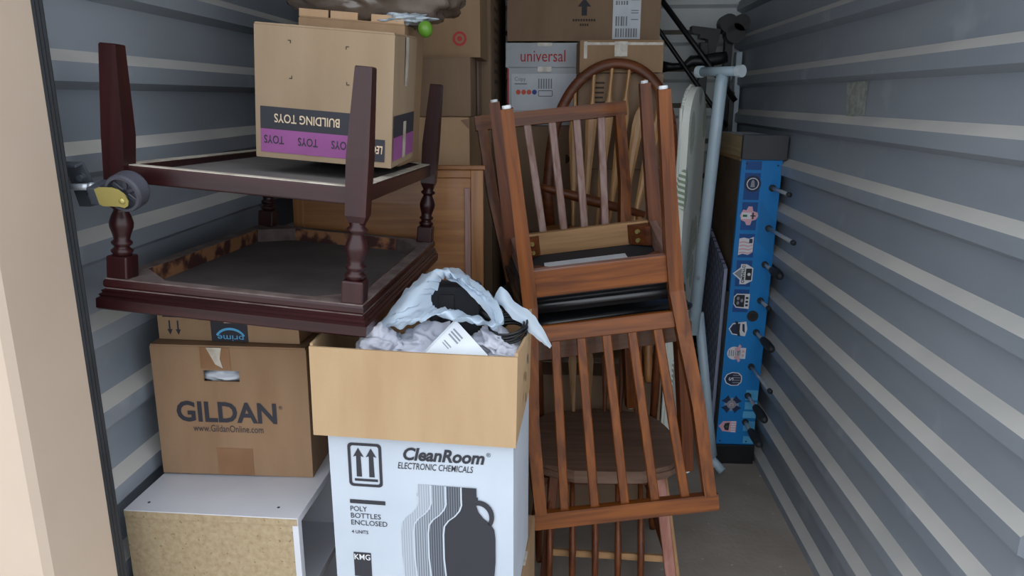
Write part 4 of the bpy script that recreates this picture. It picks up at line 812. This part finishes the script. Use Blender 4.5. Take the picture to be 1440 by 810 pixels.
for u, v, L1, L2 in rods:
    x, z = fx(u, v), fz(v)
    bm = bmesh.new(); tube(bm, [(x, -.006, z), (x, .0, z)], .0125, 18); link('bushing', bm, RUBBER, t)
    rd = link('rod', tube(bmesh.new(), [(x, .02, z), (x, -L1, z)], .0068, 12), CHROME, t, True)
    if L2: link('handle', tube(bmesh.new(), [(x, -L1+.004-L2*s, z) for s in (0,.06,.25,.5,.8,.93,1)], .014, 14, radii=[.008,.013,.015,.0165,.015,.013,.006]), RUBBER, rd, True)
    else: link('rod_end', tube(bmesh.new(), [(x, -L1+.002, z), (x, -L1-.012, z)], .0085, 12), RUBBER, rd, True)
bm = bmesh.new(); c = (fx(1059,433), fz(433)); tube(bm, [(c[0], -.004, c[1]), (c[0], 0, c[1])], .021, 22); bh = link('ball_hole_ring', bm, RUBBER, t); bm = bmesh.new(); tube(bm, [(c[0], -.0055, c[1]), (c[0], -.004, c[1])], .013, 18); link('ball_hole', bm, BLK_METAL, bh)

# ------------------------------------------------------------------ caster on the door jamb
o3 = at_y(176, 262, 1.19)
t = thing('caster_wheel', 'brass-plated caster wheel on a black bolted bracket beside the door seal', 'caster', (o3.x, o3.y, o3.z), (14,0,-6))
s = 1.19/1040
def cp(u, v, y=0): return Vector(((u-176)*s, y, -(v-262)*s))
bm = bmesh.new(); prism(bm, [(cp(u, v).x, cp(u, v).z) for u, v in ((78,231),(108,231),(110,246),(114,270),(121,295),(98,300),(80,300))], .012, .018); br = link('bracket', bm, STEEL, t)
link('bracket_lip', box(bmesh.new(), cp(78,0).x, cp(108,0).x, -.004, .014, cp(0,234).z, cp(0,230).z, .001), STEEL, br)
for u, v in ((101,253),(107,283)):
    c = cp(u, v); link('bolt', tube(bmesh.new(), [c+Vector((0,.004,0)), c+Vector((0,.013,0))], .0065, 6), STEEL, br); link('washer', tube(bmesh.new(), [c+Vector((0,.0095,0)), c+Vector((0,.0118,0))], .0085, 18), STEEL, br)
link('stem', tube(bmesh.new(), [cp(84,265,.0), cp(118,264,.0)], .0058, 14), CHROME, t, True); link('stem_collar', tube(bmesh.new(), [cp(118,264,0), cp(124,264,0)], .0075, 16), CHROME, t, True)
wc = cp(176, 270, .002)
bm = bmesh.new(); yw = .019
prof = [(.0305,-yw*.85),(.0325,-yw*.6),(.0325,yw*.6),(.0305,yw*.85),(.026,yw*.85),(.026,-yw*.85)]
N = 36
rg = [[bm.verts.new((wc.x+r*math.cos(2*math.pi*k/N), wc.y+y, wc.z+r*math.sin(2*math.pi*k/N))) for r, y in prof] for k in range(N)]
for k in range(N):
    for j in range(6): bm.faces.new([rg[k][j], rg[k][(j+1) % 6], rg[(k+1) % N][(j+1) % 6], rg[(k+1) % N][j]])
wh = link('wheel', bm, WHEEL, t, False)
link('wheel_disc', tube(bmesh.new(), [wc+Vector((0,-.004,0)), wc+Vector((0,.004,0))], .0262, 30), WHEEL, wh)
for k in range(6):
    a = k*math.pi/3+.3; link('spoke', bar(bmesh.new(), wc+Vector((.004*math.cos(a), -.006, .004*math.sin(a))), wc+Vector((.026*math.cos(a), -.006, .026*math.sin(a))), .003, .008, (0,1,0)), WHEEL, wh)
for sg, nm in ((-1, 'fork_plate'), (1, 'fork_plate')):
    bm = bmesh.new(); pr = [(cp(u, v).x, cp(u, v).z) for u, v in ((138,261),(145,258),(166,258),(176,261),(184,268),(187,279),(184,286),(178,289),(170,287),(158,287),(144,287),(139,284))]
    y0 = wc.y+sg*.0205; prism(bm, pr, y0-.0012, y0+.0012); link(nm, bm, BRASS, t)
link('fork_bridge', box(bmesh.new(), cp(124,0).x, cp(141,0).x, wc.y-.0215, wc.y+.0215, cp(0,286).z, cp(0,259).z, .003), STEEL, t)
c = cp(178, 278); link('rivet', lathe(bmesh.new(), [(.0055,0),(.005,.002),(.002,.0035)], 14), BRASS, t, True, loc=(c.x, wc.y-.0217, c.z), rot=(R(90),0,0))
